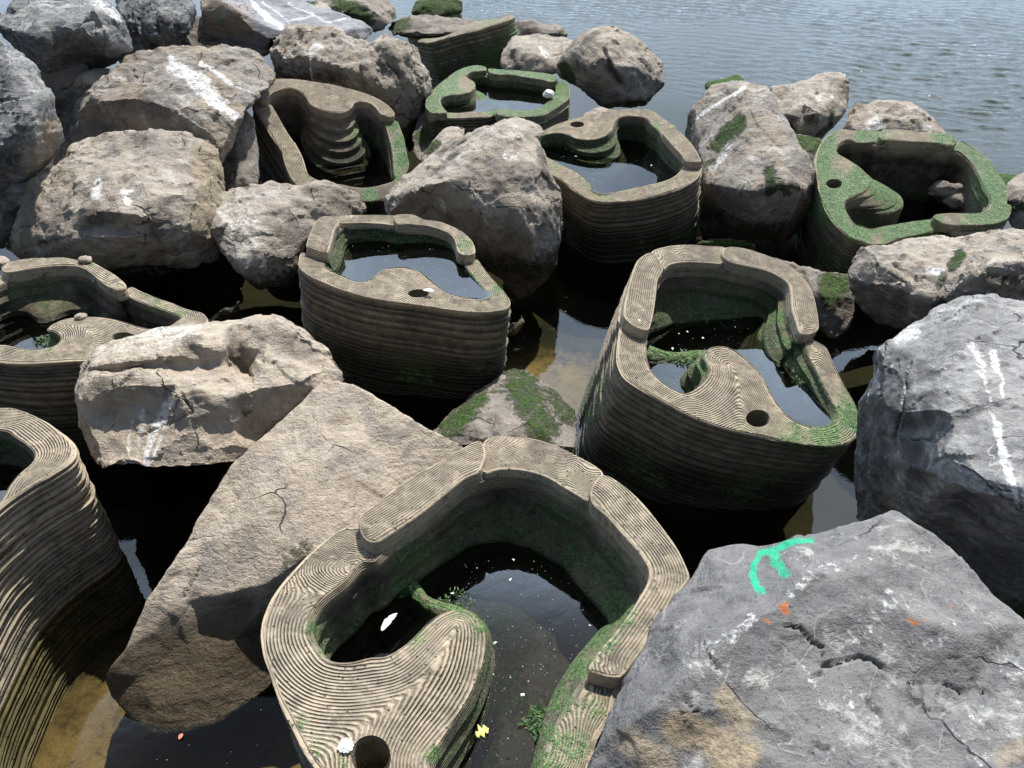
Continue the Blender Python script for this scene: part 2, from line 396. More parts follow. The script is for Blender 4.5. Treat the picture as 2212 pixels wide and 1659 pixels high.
def water_material(name, tint, bumps, strength, ior=1.38, calm=False):
    t = NT(name)
    tcn = t.n('ShaderNodeTexCoord'); v = tcn.outputs['Object']
    h = None
    for sc, w, asp in bumps:
        mp = t.n('ShaderNodeMapping'); t.set(mp.inputs['Vector'], v); mp.inputs['Rotation'].default_value = (0, 0, -.45); mp.inputs['Scale'].default_value = (1.0, asp, 1.0)
        x = t.math('MULTIPLY', t.noise(mp.outputs[0], sc, 3, .55, .6), w)
        h = x if h is None else t.math('ADD', h, x)
    if calm:      # the chop dies down between the boulders
        geo = t.n('ShaderNodeNewGeometry'); d_ = t.n('ShaderNodeVectorMath', operation='DOT_PRODUCT'); t.set(d_.inputs[0], geo.outputs['Position']); d_.inputs[1].default_value = (.735, .678, 0)
        strength = t.ramp(d_.outputs['Value'], 6.6, 9.0, strength*.06, strength)
    nrm = t.bump(h, strength, .05)
    fr = t.n('ShaderNodeFresnel'); fr.inputs['IOR'].default_value = ior; t.set(fr.inputs['Normal'], nrm)
    gl = t.n('ShaderNodeBsdfGlossy'); gl.inputs['Roughness'].default_value = .02; gl.inputs['Color'].default_value = (1, 1, 1, 1); t.set(gl.inputs['Normal'], nrm)
    tr = t.n('ShaderNodeBsdfTransparent'); tr.inputs['Color'].default_value = (*tint, 1)
    m = t.n('ShaderNodeMixShader'); t.set(m.inputs[0], fr.outputs[0]); t.set(m.inputs[1], tr.outputs[0]); t.set(m.inputs[2], gl.outputs[0])
    return t.done(m.outputs[0])
SEA = water_material('sea_water', (.66, .68, .56), [(11, 1.0, 2.0), (30, .35, 1.6)], .16, 1.38, True)
POOLW = water_material('pool_water', (.50, .50, .42), [(7, 1.0, 1.0)], .012, 1.62)

def plain(name, col, rough=.7, spec=.3, nscale=40, var=.25):
    t = NT(name); tcn = t.n('ShaderNodeTexCoord'); n = t.noise(tcn.outputs['Object'], nscale, 4, .6)
    c = t.mix(t.ramp(n, .35, .65), tuple(x*(1-var) for x in col), tuple(min(.85, x*(1+var)) for x in col))
    return t.done(t.bsdf(c, rough, t.bump(n, .3, .004), spec))
WEED = plain('seaweed', (.03, .075, .018), .4, .4, 60, .5)
FEATHER = plain('white_feather', (.75, .74, .71), .8, .2, 80, .06)
LEAF = plain('yellow_leaf', (.55, .53, .18), .6, .3, 60, .2)
PINK = plain('orange_fragment', (.55, .22, .14), .6, .3, 60, .2)
SPECK = plain('foam', (.78, .78, .76), .8, .2, 50, .05)

def bed_material():
    t = NT('sea_bed'); geo = t.n('ShaderNodeNewGeometry'); p = geo.outputs['Position']; z = t.sep(p)[2]
    n = t.noise(p, 2.2, 6, .65, .6); n2 = t.noise(p, 16, 5, .7); n3 = t.noise(p, 90, 3, .7)
    c = t.mix(t.ramp(n, .35, .65), (.045, .036, .02), (.022, .021, .013))
    sand = None                                                     # sand pockets; the bed around is darkened so shaded gaps go black
    for cxy, r in (((-1.25, 1.35), .95), ((.22, 3.75), .65), ((.95, 2.05), .3), ((-1.3, 2.9), .25)):
        dd = t.n('ShaderNodeVectorMath', operation='DISTANCE'); t.set(dd.inputs[0], p); dd.inputs[1].default_value = (*cxy, -.34)
        k = t.ramp(t.math('ADD', dd.outputs['Value'], t.math('MULTIPLY', t.math('SUBTRACT', n2, .5), .5)), r, r*.45)
        sand = k if sand is None else t.math('MAXIMUM', sand, k)
    c = t.mix(sand, c, t.mix(t.ramp(n, .35, .65), (.38, .26, .13), (.26, .17, .085)))
    c = t.mix(t.ramp(n2, .5, .7, 0, .6), c, (.05, .038, .018))
    c = t.mix(t.ramp(n3, .55, .72, 0, .6), c, (.05, .035, .02))
    c = t.mix(t.ramp(z, -.55, -1.1), c, (.045, .06, .06))
    return t.done(t.bsdf(c, .8, t.bump(t.math('ADD', n2, n3), .5, .03), .2))
BED = bed_material()

# ------------------------------------------------------------------ setting: bed and water
SHORE_A, SHORE_N = np.array([-1.8, 13.2]), np.array([.735, .678])
def offshore(x, y): return (x-SHORE_A[0])*SHORE_N[0]+(y-SHORE_A[1])*SHORE_N[1]
def polar(radii, ang):
    A, R = np.meshgrid(ang, radii)
    X, Y = R*np.sin(A), R*np.cos(A)
    nr, na = len(radii), len(ang)
    i = np.arange(nr-1)[:, None]*na; j = np.arange(na)[None, :]; j2 = (j+1) % na
    F = np.stack([i+j, i+j2, i+na+j2, i+na+j], -1).reshape(-1, 4)
    return X.ravel(), Y.ravel(), F
def sheet(name, X, Y, Z, F, mat):
    me = bpy.data.meshes.new(name); n = len(X)
    c = np.array([X[:0].sum(), 0, 0])
    V = np.vstack([np.stack([X, Y, Z], 1), [[0, 0, Z[0]]]])
    na = NA
    me.vertices.add(len(V)); me.vertices.foreach_set('co', V.ravel())
    tri = np.array([[n, (k+1) % na, k] for k in range(na)])
    tot = F.size+tri.size
    me.loops.add(tot); me.loops.foreach_set('vertex_index', np.concatenate([F[:, ::-1].ravel(), tri[:, ::-1].ravel()]))
    me.polygons.add(len(F)+len(tri))
    ls = np.concatenate([np.arange(len(F))*4, len(F)*4+np.arange(len(tri))*3])
    me.polygons.foreach_set('loop_start', ls)
    me.update(calc_edges=True); me.validate()
    finish(me, mat)
    o = bpy.data.objects.new(name, me); COL.objects.link(o)
    tag(o, kind='structure')
    if me.polygons[0].normal.z < 0: me.flip_normals()
    return o
fine = np.radians(np.arange(-42, 46, .11))
ang = np.concatenate([fine, np.radians(np.arange(46, 318, 4.0))]); NA = len(ang)
rad = np.concatenate([np.linspace(.3, 4.0, 24), np.exp(np.arange(math.log(4.05), math.log(46), .0031)), np.exp(np.linspace(math.log(48), math.log(4000), 30))])
X, Y, F = polar(rad, ang)
Z = np.zeros_like(X)
rng = random.Random(5)
sea = sstep(-.6, 1.6, offshore(X, Y))*sstep(60, 25, np.hypot(X, Y))
W = np.zeros_like(X)
gust = .75+.5*vnoise(np.stack([X*.35, Y*.35, X*0], 1), 8)
wx, wy = X+.25*vnoise(np.stack([X*.8, Y*.8, X*0+3], 1), 3), Y+.25*vnoise(np.stack([X*.8, Y*.8, X*0+9], 1), 4)
for k in range(30):
    lam = .09*math.exp(rng.random()*1.1); th = math.radians(rng.gauss(198, 26))
    kx, ky = math.sin(th)*2*math.pi/lam, math.cos(th)*2*math.pi/lam
    W += .0075*lam*np.sin(kx*wx+ky*wy+rng.random()*6.28)
Z += sea*W*gust*1.4 + .0006*vnoise(np.stack([X*2, Y*2, X*0], 1), 2)
sheet('water', X, Y, Z, F, SEA)
ang = np.radians(np.arange(0, 360, 2.0)); NA = len(ang)
X, Y, F = polar(np.concatenate([np.linspace(.3, 14, 90), np.exp(np.linspace(math.log(14.5), math.log(4200), 30))]), ang)
Z = -.34+.05*fbm(np.stack([X*1.3, Y*1.3, X*0], 1), 5) - 2.2*sstep(-.5, 4.0, offshore(X, Y))
sheet('seabed', X, Y, Z, F, BED)

# ------------------------------------------------------------------ concrete tide pools
def tri_region(loops_in, holes, grid, margin=.006):
    """triangulate the area inside loops_in[0], outside the holes, with loose grid points inside"""
    outer = loops_in
    lo, hi = outer.min(0), outer.max(0)
    gx, gy = np.meshgrid(np.arange(lo[0], hi[0], grid), np.arange(lo[1], hi[1], grid))
    G = np.stack([gx.ravel(), gy.ravel()], 1)
    G += (np.random.RandomState(3).rand(*G.shape)-.5)*grid*.5
    m = inside(G, outer)
    for h in holes: m &= ~inside(G, h)
    G = G[m]
    for L in [outer]+list(holes):
        if not len(G): break
        d = np.min(np.hypot(G[:, None, 0]-L[None, :, 0], G[:, None, 1]-L[None, :, 1]), 1)
        G = G[d > max(margin, grid*.45)]
    V, E = [], []
    for L in [outer]+list(holes):
        b = len(V); n = len(L)
        V += [Vector((float(p[0]), float(p[1]))) for p in L]
        E += [(b+i, b+(i+1) % n) for i in range(n)]
    V += [Vector((float(p[0]), float(p[1]))) for p in G]
    r = delaunay_2d_cdt(V, E, [], 0, 1e-6)
    P = np.array([[p.x, p.y] for p in r[0]])
    T = np.array([f for f in r[2] if len(f) == 3])
    c = P[T].mean(1)
    m = inside(c, outer)
    for h in holes: m &= ~inside(c, h)
    return P, T[m]

class Mesh:
    def __init__(s): s.V, s.F, s.A = [], [], {'groove': [], 'groove_depth': [], 'algae': [], 'dirt': [], 'clean': []}; s.n = 0
    def add(s, V, F, **a):
        V = np.asarray(V, float); b = s.n; s.V.append(V); s.n += len(V)
        s.F += [tuple(int(i)+b for i in f) for f in F]
        for k in s.A:
            x = a.get(k, 0.0); s.A[k].append(np.full(len(V), x) if np.isscalar(x) else np.asarray(x, float))
    def get(s): return np.vstack(s.V), s.F, {k: np.concatenate(v) for k, v in s.A.items()}
def ring_faces(n, k):
    return [(r*n+i, r*n+(i+1) % n, (r+1)*n+(i+1) % n, (r+1)*n+i) for r in range(k-1) for i in range(n)]

POOL_TIMER = []
def tide_pool(label, fr, ctr, z0, gx, gy, outer, inner, bars=(), hole=None, drop=.2, wz=None, depth=.42, terr=0.0, sdepth=.2, algae=(), top_algae=0.0, in_algae=.55, wall_algae=0.0, seed=1, hb=.055, gp=.0094, wall_h=.95, steps=6, wall_dirt_shade=.5, in_dirt_shade=.6, clean=0.0):
    rs = random.Random(seed)
    n = np.array([-gx, -gy, 1.0], float); n /= np.linalg.norm(n)
    O = at(*fpx(fr, *ctr), z0)
    ex = np.array([1.0, 0.0, gx]); ex /= np.linalg.norm(ex); ey = np.cross(n, ex)
    def uv(x, y, h=0.0):
        r = ray(*fpx(fr, x, y)); t = np.dot(O+n*h-CAMV, n)/np.dot(r, n)
        q = CAMV+r*t-O
        return np.array([np.dot(q, ex), np.dot(q, ey)])
    def world_(u, v, w):
        return O+np.outer(u, ex)+np.outer(v, ey)+np.outer(w, n)
    base = world_([0], [0], [-.0])[0]; base[2] = 0.0
    H = {'h': hb, 'm': hb*.55, 'l': 0.0}
    def P(pt):
        h = 0; c = 0; S = .012; S2 = 0; dp = 0
        if len(pt) > 2:
            for o in pt[2:]:
                if isinstance(o, str):
                    if o == 'c': c = 1
                    else: h = H[o]
                elif isinstance(o, dict): S2 = o.get('S2', 0); dp = o.get('d', 0); h = -dp if dp else h
                else: S = o
        return [*uv(pt[0], pt[1], h), c, S, S2, dp]
    OL = catmull([P(p)[:2] for p in outer], .022)
    IL5 = catmull([P(p) for p in inner], .018)
    for col in (2, 3, 4, 5):
        for _ in range(14): IL5[:, col] = (np.roll(IL5[:, col], 1)+2*IL5[:, col]+np.roll(IL5[:, col], -1))/4
    IL = IL5[:, :2]
    def orient(L):
        return L if np.sum(L[:, 0]*np.roll(L[:, 1], -1)-np.roll(L[:, 0], -1)*L[:, 1]) > 0 else L[::-1]
    OL = orient(OL)
    if np.sum(IL[:, 0]*np.roll(IL[:, 1], -1)-np.roll(IL[:, 0], -1)*IL[:, 1]) < 0: IL5 = IL5[::-1]; IL = IL5[:, :2]
    ON, IN = loop_normals(OL, 4), loop_normals(IL, 10)
    arc = np.concatenate([[0], np.cumsum(np.hypot(*(IL[1:]-IL[:-1]).T))])
    def gfield(Q):
        d2 = (Q[:, None, 0]-IL[None, :, 0])**2+(Q[:, None, 1]-IL[None, :, 1])**2
        k = d2.argmin(1)
        d = 1.25*((d2+.0004)**-5).sum(1)**-.1           # a smooth distance from the basin edge
        amp = .010+.12*np.clip(IL5[k, 2], 0, 1)
        N3 = np.stack([Q[:, 0]*4.5, Q[:, 1]*4.5, Q[:, 0]*0+seed], 1)
        return (d+amp*vnoise(N3, seed))/gp
    def blobs(W3, base_):
        a = np.full(len(W3), float(base_))
        px, py = proj(W3); s = FR[fr][2]; ox, oy = FR[fr][:2]
        px, py = (px-ox)/s, (py-oy)/s
        for (x, y, r, st) in algae:
            a = np.maximum(a, st*sstep(1.35, .2, np.hypot(px-x, py-y)/r)) if st > 0 else a*(1+st*sstep(1.0, .3, np.hypot(px-x, py-y)/r))
        return a
    def dip(Q):
        if IL5[:, 5].max() < .004: return np.zeros(len(Q))
        d2 = (Q[:, None, 0]-IL[None, :, 0])**2+(Q[:, None, 1]-IL[None, :, 1])**2
        w_ = 1/(d2+.0004)**1.5
        base_ = (w_*IL5[None, :, 5]).sum(1)/w_.sum(1)
        return base_*np.exp(-d2.min(1)/(2*.11**2))
    M = Mesh()
    # top face
    hl = []
    if hole:
        hx, hy, rx, ry = hole; t = np.linspace(0, 2*np.pi, 36, endpoint=False)
        hl = [orient(np.array([uv(hx+rx*math.cos(a), hy+ry*math.sin(a)) for a in t]))]
    top_out = OL-ON*.006
    Pt, Tt = tri_region(top_out, [IL+IN*.008]+hl, .017)
    zt = .004*vnoise(np.stack([Pt[:, 0]*6, Pt[:, 1]*6, Pt[:, 0]*0], 1), seed+3)-dip(Pt)
    Wt = world_(Pt[:, 0], Pt[:, 1], zt)
    M.add(Wt, Tt, groove=gfield(Pt), groove_depth=1.0, algae=blobs(Wt, top_algae))
    # outer wall: rounded lip, then courses of printed layers set in and out a few millimetres
    prof = [(-.006, 0.0), (-.002, -.002), (.0, -.006)]; course = [0.0, .1, .25]; kc = 0
    w = -.006
    while w > -wall_h:
        step = rs.choice([.018, .022, .028, .034, .046]); o_ = rs.uniform(-.011, -.003); lip = o_+rs.uniform(.006, .013)
        prof += [(lip, w-.003), (o_+.7*(lip-o_), w-step*.5), (o_, w-step+.004), (o_-.001, w-step)]
        course += [kc+.08, kc+.5, kc+.88, kc+1.0]; kc += 1
        w -= step
    k = len(prof); m = len(OL)
    wob = .006*vnoise(np.stack([OL[:, 0]*5, OL[:, 1]*5, OL[:, 0]*0+7], 1), seed)
    U = []; Wd = []
    for i, (o_, ww) in enumerate(prof):
        rag = .0022*vnoise(np.stack([OL[:, 0]*22, OL[:, 1]*22, OL[:, 0]*0+ww*40], 1), seed+9) if i > 2 else 0
        sag = .0035*vnoise(np.stack([OL[:, 0]*3, OL[:, 1]*3, OL[:, 0]*0+ww*6], 1), seed+5) if i > 2 else 0
        U.append(OL+ON*(o_+wob*min(1, i/3)+rag)[:, None] if i > 2 else OL+ON*o_); Wd.append(np.full(m, ww)+sag)
    U = np.vstack(U); Wd = np.concatenate(Wd); Ww = world_(U[:, 0], U[:, 1], Wd)
    Fw = [f[::-1] for f in ring_faces(m, k)]
    aw = blobs(Ww, wall_algae)
    aw = np.where(Wd < -.02, np.minimum(aw, .75), aw)
    M.add(Ww, Fw, groove=np.repeat(np.array(course)-.25, m), groove_depth=np.repeat([0, 0, 0]+[rs.choice([.35, .6, .9, 1.0])for _ in range(kc) for q in range(4)], m), algae=aw, dirt=np.where(Wd < -.015, wall_dirt_shade, 0)*sstep(0, -.05, Wd)+.25*sstep(-.1, -.45, Wd))  # wall stain with the shade of unlit walls painted in
    # bottom cap
    L = OL; c0 = L.mean(0); b = world_(*L.T, np.full(m, -wall_h-.03)); cpt = world_([c0[0]], [c0[1]], [-wall_h-.03])
    M.add(np.vstack([Ww[-m:], cpt]), [(m, (i+1) % m, i) for i in range(m)])
    # basin: rings that walk inward as they go down (ledges where terr is high)
    rings = [(-.008, 0.0, 0.0), (-.002, .002, 0.0), (0, .009, 0.0)]
    for s_ in range(1, steps+1):
        d0, d1 = sdepth*(s_-1)/steps+.009, sdepth*s_/steps+.009
        g0, g1 = (s_-1)/steps, s_/steps
        dm = d0+(d1-d0)*(.25+.65*terr)
        gm = g0+(g1-g0)*(.25-.20*terr)
        rings += [(None, dm, gm), (None, dm+(d1-dm)*.3, g0+(g1-g0)*(.5+.35*terr)), (None, d1, g1)]
    rings += [(None, d, 1.0) for d in np.linspace(sdepth+.03, depth, 6)]
    U, Wd, Gr = [], [], []
    off = 0
    for (o_, d, g) in rings:
        lat = (np.full(len(IL), o_) if o_ is not None else IL5[:, 3]*g + .02*d + IL5[:, 4]*sstep(.6*sdepth, .95*sdepth, d) + .006*math.sin(d*95+seed))
        lat = lat+(.004*vnoise(np.stack([IL[:, 0]*9, IL[:, 1]*9, IL[:, 0]*0+d*30], 1), seed+2) if o_ is None else 0)
        q = IL-IN*lat[:, None]
        for _ in range(2 if o_ is None else 0): q = (np.roll(q, 1, 0)+2*q+np.roll(q, -1, 0))/4
        U.append(q); Wd.append(np.maximum(-d-IL5[:, 5], -depth-.02)); Gr.append((lat+d)/gp)
    m2 = len(IL); k2 = len(rings)
    Uv = np.vstack(U); Wv = np.concatenate(Wd); W3 = world_(*Uv.T, Wv)
    wl = wz if wz is not None else world_([0], [0], [-drop])[0][2]
    shelf = np.tile(sstep(.10, .22, IL5[:, 3]), k2)
    ab = np.maximum(blobs(W3, 0), blobs(W3, top_algae)*shelf*sstep(-.16, -.10, Wv))
    wet_shade = sstep(wl+.25, wl+.06, W3[:, 2])  # wet algae and basin shade painted in together, darker near the water
    M.add(W3, ring_faces(m2, k2), groove=np.concatenate(Gr), groove_depth=.8, algae=np.maximum(ab, in_algae*wet_shade), dirt=np.maximum(wet_shade*.95, in_dirt_shade*sstep(-.03, -.09, Wv)*(1-.7*shelf*sstep(-.22, -.14, Wv)))*(1-.5*np.clip(ab, 0, 1)))
    Pf, Tf = tri_region(U[-1], [], .05)
    zf = -depth+.03*fbm(np.stack([Pf[:, 0]*5, Pf[:, 1]*5, Pf[:, 0]*0], 1), seed)*sstep(0, .05, np.min(np.hypot(Pf[:, None, 0]-U[-1][None, :, 0], Pf[:, None, 1]-U[-1][None, :, 1]), 1))
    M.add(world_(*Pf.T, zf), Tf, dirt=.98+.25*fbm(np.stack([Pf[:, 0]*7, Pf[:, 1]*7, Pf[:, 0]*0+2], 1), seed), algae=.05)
    if hole:
        h = hl[0]; mh = len(h); ds = [0, .006, .03, .09, .15]
        hc = h.mean(0)
        rr = [world_(*(h+(hc-h)*(.0 if i == 0 else .03)).T, np.full(mh, -d)) for i, d in enumerate(ds)]
        M.add(np.vstack(rr), ring_faces(mh, len(ds)), groove=np.concatenate([np.full(mh, d/gp) for d in ds]), groove_depth=.6, dirt=.5, algae=.35)
        M.add(np.vstack([rr[-1], world_([hc[0]], [hc[1]], [-.125])]), [(i, (i+1) % mh, mh) for i in range(mh)], dirt=.5, algae=.45)
    root = bpy.data.objects.new('tide_pool', None); COL.objects.link(root); root.location = base
    root.empty_display_size = .1
    tag(root, label, 'tide pool', 'cast concrete tide pools set among the boulders')
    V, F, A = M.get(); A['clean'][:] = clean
    b_ = new_mesh('body', V-base, F, CONC, root, True, A); b_.data.set_sharp_from_angle(angle=math.radians(34))
    # raised lengths of rim
    for bar in bars:
        hh = H[bar[0]]; cross = bar[1]
        L = orient(catmull([uv(x, y, hh) for x, y in bar[2:]], .018)); N = loop_normals(L, 4); B = Mesh()
        Pb, Tb = tri_region(L-N*.009, [], .017)
        zb = hh+.003*vnoise(np.stack([Pb[:, 0]*6, Pb[:, 1]*6, Pb[:, 0]*0+2], 1), seed+3)
        Wb = world_(*Pb.T, zb); f = gfield(Pb)
        if cross:
            ctr_ = IL.mean(0); q_ = Pb-ctr_; a0 = math.atan2(*(L.mean(0)-ctr_)[::-1])
            th = (np.arctan2(q_[:, 1], q_[:, 0])-a0+math.pi) % (2*math.pi)-math.pi
            f = (th*.42+.9*np.hypot(q_[:, 0], q_[:, 1])+.05*vnoise(np.stack([Pb[:, 0]*7, Pb[:, 1]*7, Pb[:, 0]*0], 1), seed))/gp
        B.add(Wb, Tb, groove=f, groove_depth=1.0, algae=blobs(Wb, top_algae))
        pr = [(-.009, hh), (-.003, hh-.003), (0, hh-.010), (-.002, hh*.6), (.001, hh*.3), (-.001, -.012)]; mb = len(L)
        Ub = np.vstack([L+N*o_ for o_, _ in pr]); Wbz = np.concatenate([np.full(mb, ww) for _, ww in pr]); Wb = world_(*Ub.T, Wbz)
        B.add(Wb, [f_[::-1] for f_ in ring_faces(mb, len(pr))], groove=Wbz/.02, groove_depth=.15, algae=blobs(Wb, top_algae)*.6)
        V, F, A = B.get()
        b_ = new_mesh('raised_rim', V-base, F, CONC, root, True, A); b_.data.set_sharp_from_angle(angle=math.radians(40))
    # the water standing in it
    WL = IL+IN*.03
    Wp = world_(*WL.T, np.zeros(len(WL)))
    # follow the (tilted) wall down to the level surface
    for i in range(len(Wp)):
        Wp[i] += n*((wl-Wp[i, 2])/n[2])
    Pw, Tw = tri_region(Wp[:, :2], [], .06)
    Vw = np.stack([Pw[:, 0], Pw[:, 1], np.full(len(Pw), wl)], 1)
    new_mesh('pool_water', Vw-base, Tw, POOLW, root, True)
    return root, world_, uv, wl

P1 = tide_pool('nearest tan concrete tide pool, its curled tongue pointing into dark water with specks', '1', (1050, 900), .60, 0, 0,
    [(20,1060),(15,960),(45,870),(90,790),(180,680),(280,580),(400,485),(480,420,'h'),(600,330,'h'),(720,240,'h'),(880,150,'h'),(1010,75,'h'),(1080,45,'h'),(1140,30,'m'),(1190,22,'m'),(1250,30,'m'),(1340,35,'m'),(1440,65,'m'),(1560,120,'m'),(1680,190,'h'),(1780,260,'h'),(1880,350,'h'),(1970,460,'h'),(2050,570,'h'),(2095,660,'h'),(2115,720,'h'),(2080,770,'h'),(2030,850,'h'),(1960,930,'h'),(1890,1060,'h'),(1790,1200,'h'),(1740,1290),(1710,1400),(1640,1520),(1600,1680),(1500,1800),(1350,1900),(1150,1950),(900,1930),(700,1860),(500,1760),(330,1680),(270,1620),(200,1500),(150,1400),(100,1310),(60,1200),(30,1120)],
    [(245,960),(262,890),(320,820,'c'),(420,740,'c'),(500,650,'c'),(555,590,'h',.0),(640,510,'h',.0),(760,430,'h',.0),(900,320,'h',.0,{'S2':.02}),(1000,240,'h',.01,{'S2':.03}),(1080,205,'h',.02,{'S2':.05}),(1180,190,'m',.05,{'S2':.06}),(1290,195,'m',.05,{'S2':.06}),(1400,225,'m',.05,{'S2':.06}),(1500,285,'m',.04,{'S2':.06}),(1620,350,'m',.04,{'S2':.06}),(1700,420,'h',.04,{'S2':.06}),(1780,510,'h',.03,{'S2':.06}),(1860,600,'h',.03,{'S2':.05}),(1905,670,'h',.04,{'S2':.05}),(1910,720,'h',.09,{'S2':.05}),(1890,770,'h',.13),(1830,870,'h',.15),(1750,980,'h',.15),(1680,1060,'h',.14),(1610,1170,'h',.13),(1590,1240,'c',.12),(1520,1350,'c',.10),(1450,1450,'c',.06),(1400,1560,'c',.05),(1370,1660,'c',.04),(1320,1740,'c'),(1200,1810,'c'),(1000,1800),(880,1730),(830,1640,.02,{'d':.04}),(880,1560,.03,{'d':.07}),(985,1400,.03,{'d':.11}),(1050,1290,.03,{'d':.13}),(1092,1190,.03,{'d':.14}),(1120,1070,.04,{'d':.15}),(1115,985,.05,{'d':.16}),(1075,915,.05,{'d':.16}),(1000,882,.05,{'d':.16}),(905,893,.05,{'d':.14}),(835,930,.04,{'d':.11}),(770,1000,.04,{'d':.08}),(700,1060,.03,{'d':.04}),(620,1093,.02),(540,1110,.03),(440,1135),(340,1125),(280,1060),(250,1010)],
    [('h', 0, (483,450),(492,415),(600,330),(720,240),(880,150),(1010,75),(1070,48),(1100,70),(1110,120),(1095,170),(1075,205),(1000,240),(900,320),(760,430),(640,510),(575,550),(530,545),(495,510)),
     ('m', 1, (1105,45),(1190,24),(1250,31),(1340,37),(1440,67),(1560,122),(1660,180),(1690,220),(1660,300),(1615,345),(1500,285),(1400,227),(1290,197),(1180,192),(1095,205),(1085,120)),
     ('h', 0, (1640,255),(1690,215),(1780,262),(1880,352),(1970,462),(2050,572),(2095,662),(2113,720),(2080,770),(2030,850),(1960,930),(1890,1060),(1795,1190),(1760,1215),(1700,1210),(1640,1190),(1610,1165),(1680,1060),(1750,980),(1830,870),(1890,770),(1908,720),(1903,672),(1860,602),(1780,512),(1700,422),(1630,360),(1620,300))],
    hole=(545,1590,95,92), drop=.26, depth=.46, terr=.15, sdepth=.26, in_algae=.5, in_dirt_shade=.95, seed=11,
    algae=[(290,980,90,.8),(330,1080,70,.7),(1750,880,130,.95),(1650,1000,130,.95),(1550,1150,130,.95),(1470,1320,110,.85),(1400,1480,90,.8),(1620,1380,120,.55),(1520,1560,140,.75),(1400,1640,120,.8),(1000,850,130,.8),(1100,960,70,.8),(780,1000,110,.6),(700,760,90,.8),(760,620,170,.7),(1000,420,160,.45),(1300,430,180,.45),(200,1440,70,.5),(280,1560,90,.6),(400,1640,60,.7),(860,1590,70,.7),(1780,260,60,.45),(1700,700,220,.6),(1450,450,300,.5),(1100,480,200,.35),(880,1000,100,-.6)])

P2 = tide_pool('tilted tan concrete tide pool right of centre, green algae on its lowest corner', '2', (1200, 700), .60, -.20, .15,
    [(400,1000),(360,900),(362,760),(382,640),(395,540,'h'),(415,430,'h'),(440,330,'h'),(475,220,'h'),(510,165,'h'),(580,125,'h'),(660,92,'m'),(760,74,'m'),(880,70,'m'),(1000,79,'m'),(1100,88,'m'),(1180,85,'h'),(1290,105,'h'),(1400,140,'h'),(1520,185,'h'),(1620,245,'h'),(1700,330,'h'),(1750,430,'h'),(1775,540,'h'),(1790,640,'h'),(1788,690,'h'),(1835,800),(1890,920),(1960,1060),(2020,1160),(2058,1240),(2070,1330),(2055,1420),(2000,1475),(1900,1505),(1750,1500),(1600,1480),(1400,1440),(1200,1400),(1000,1340),(850,1280),(700,1200),(600,1140),(500,1080),(440,1040)],
    [(570,890),(565,780,'c'),(580,690,'c'),(597,610,'h'),(620,520,'h'),(635,400,'h'),(645,320,'h',.03,{'S2':.05}),(680,260,'h',.04,{'S2':.08}),(720,220,'m',.05,{'S2':.10}),(800,200,'m',.05,{'S2':.10}),(900,198,'m',.05,{'S2':.10}),(1000,202,'m',.05,{'S2':.10}),(1090,213,'m',.05,{'S2':.10}),(1180,205,'h',.05,{'S2':.10}),(1300,230,'h',.05,{'S2':.10}),(1420,260,'h',.05,{'S2':.10}),(1520,310,'h',.05,{'S2':.08}),(1575,360,'h',.06),(1587,440,'h',.07),(1592,520,'h',.14),(1620,610,'h',.15),(1650,700,'h',.15),(1655,745,'c',.14),(1700,860,'c',.10),(1760,970,'c',.05),(1810,1080,'c',.03),(1860,1170,'c'),(1900,1240,.008),(1910,1290,.008),(1870,1340,.008),(1770,1365,.008),(1650,1335),(1560,1280),(1490,1200),(1430,1090),(1380,1000),(1290,900,.02),(1190,822,.05),(1100,792,.06),(1010,805,.06),(955,860,.05),(985,920,.04),(1000,970,.03),(960,1050),(860,1120,.008),(780,1110,.008),(690,1060,.008),(610,985)],
    [('h', 0, (398,560),(417,430),(442,330),(477,222),(512,167),(582,128),(630,150),(665,200),(680,255),(645,320),(635,400),(620,520),(600,620),(575,680),(500,665),(430,620)),
     ('m', 1, (600,118),(660,94),(760,76),(880,72),(1000,81),(1120,90),(1130,140),(1100,205),(1000,203),(900,199),(800,201),(725,219),(685,250),(640,200),(600,150)),
     ('h', 0, (1095,125),(1120,95),(1180,87),(1290,107),(1400,142),(1520,187),(1620,247),(1700,332),(1750,432),(1775,540),(1788,640),(1780,680),(1740,705),(1690,712),(1650,695),(1620,610),(1592,520),(1586,440),(1573,362),(1520,312),(1420,262),(1300,232),(1180,205),(1120,175))],
    hole=(1350,1310,85,62), wz=.43, depth=.5, terr=.5, sdepth=.24, seed=22,
    algae=[(2000,1300,170,.95),(1850,1420,200,.9),(1600,1440,180,.7),(1980,1180,120,.6),(1450,1430,120,.45),(1250,1390,130,.45),(930,960,90,.95),(700,860,110,.8),(960,840,70,.7),(1480,580,110,.9),(1560,780,110,.85),(1640,960,90,.8),(1550,620,70,.7),(220,1100,160,.4),(150,1250,140,.45),(1100,450,350,.4)])

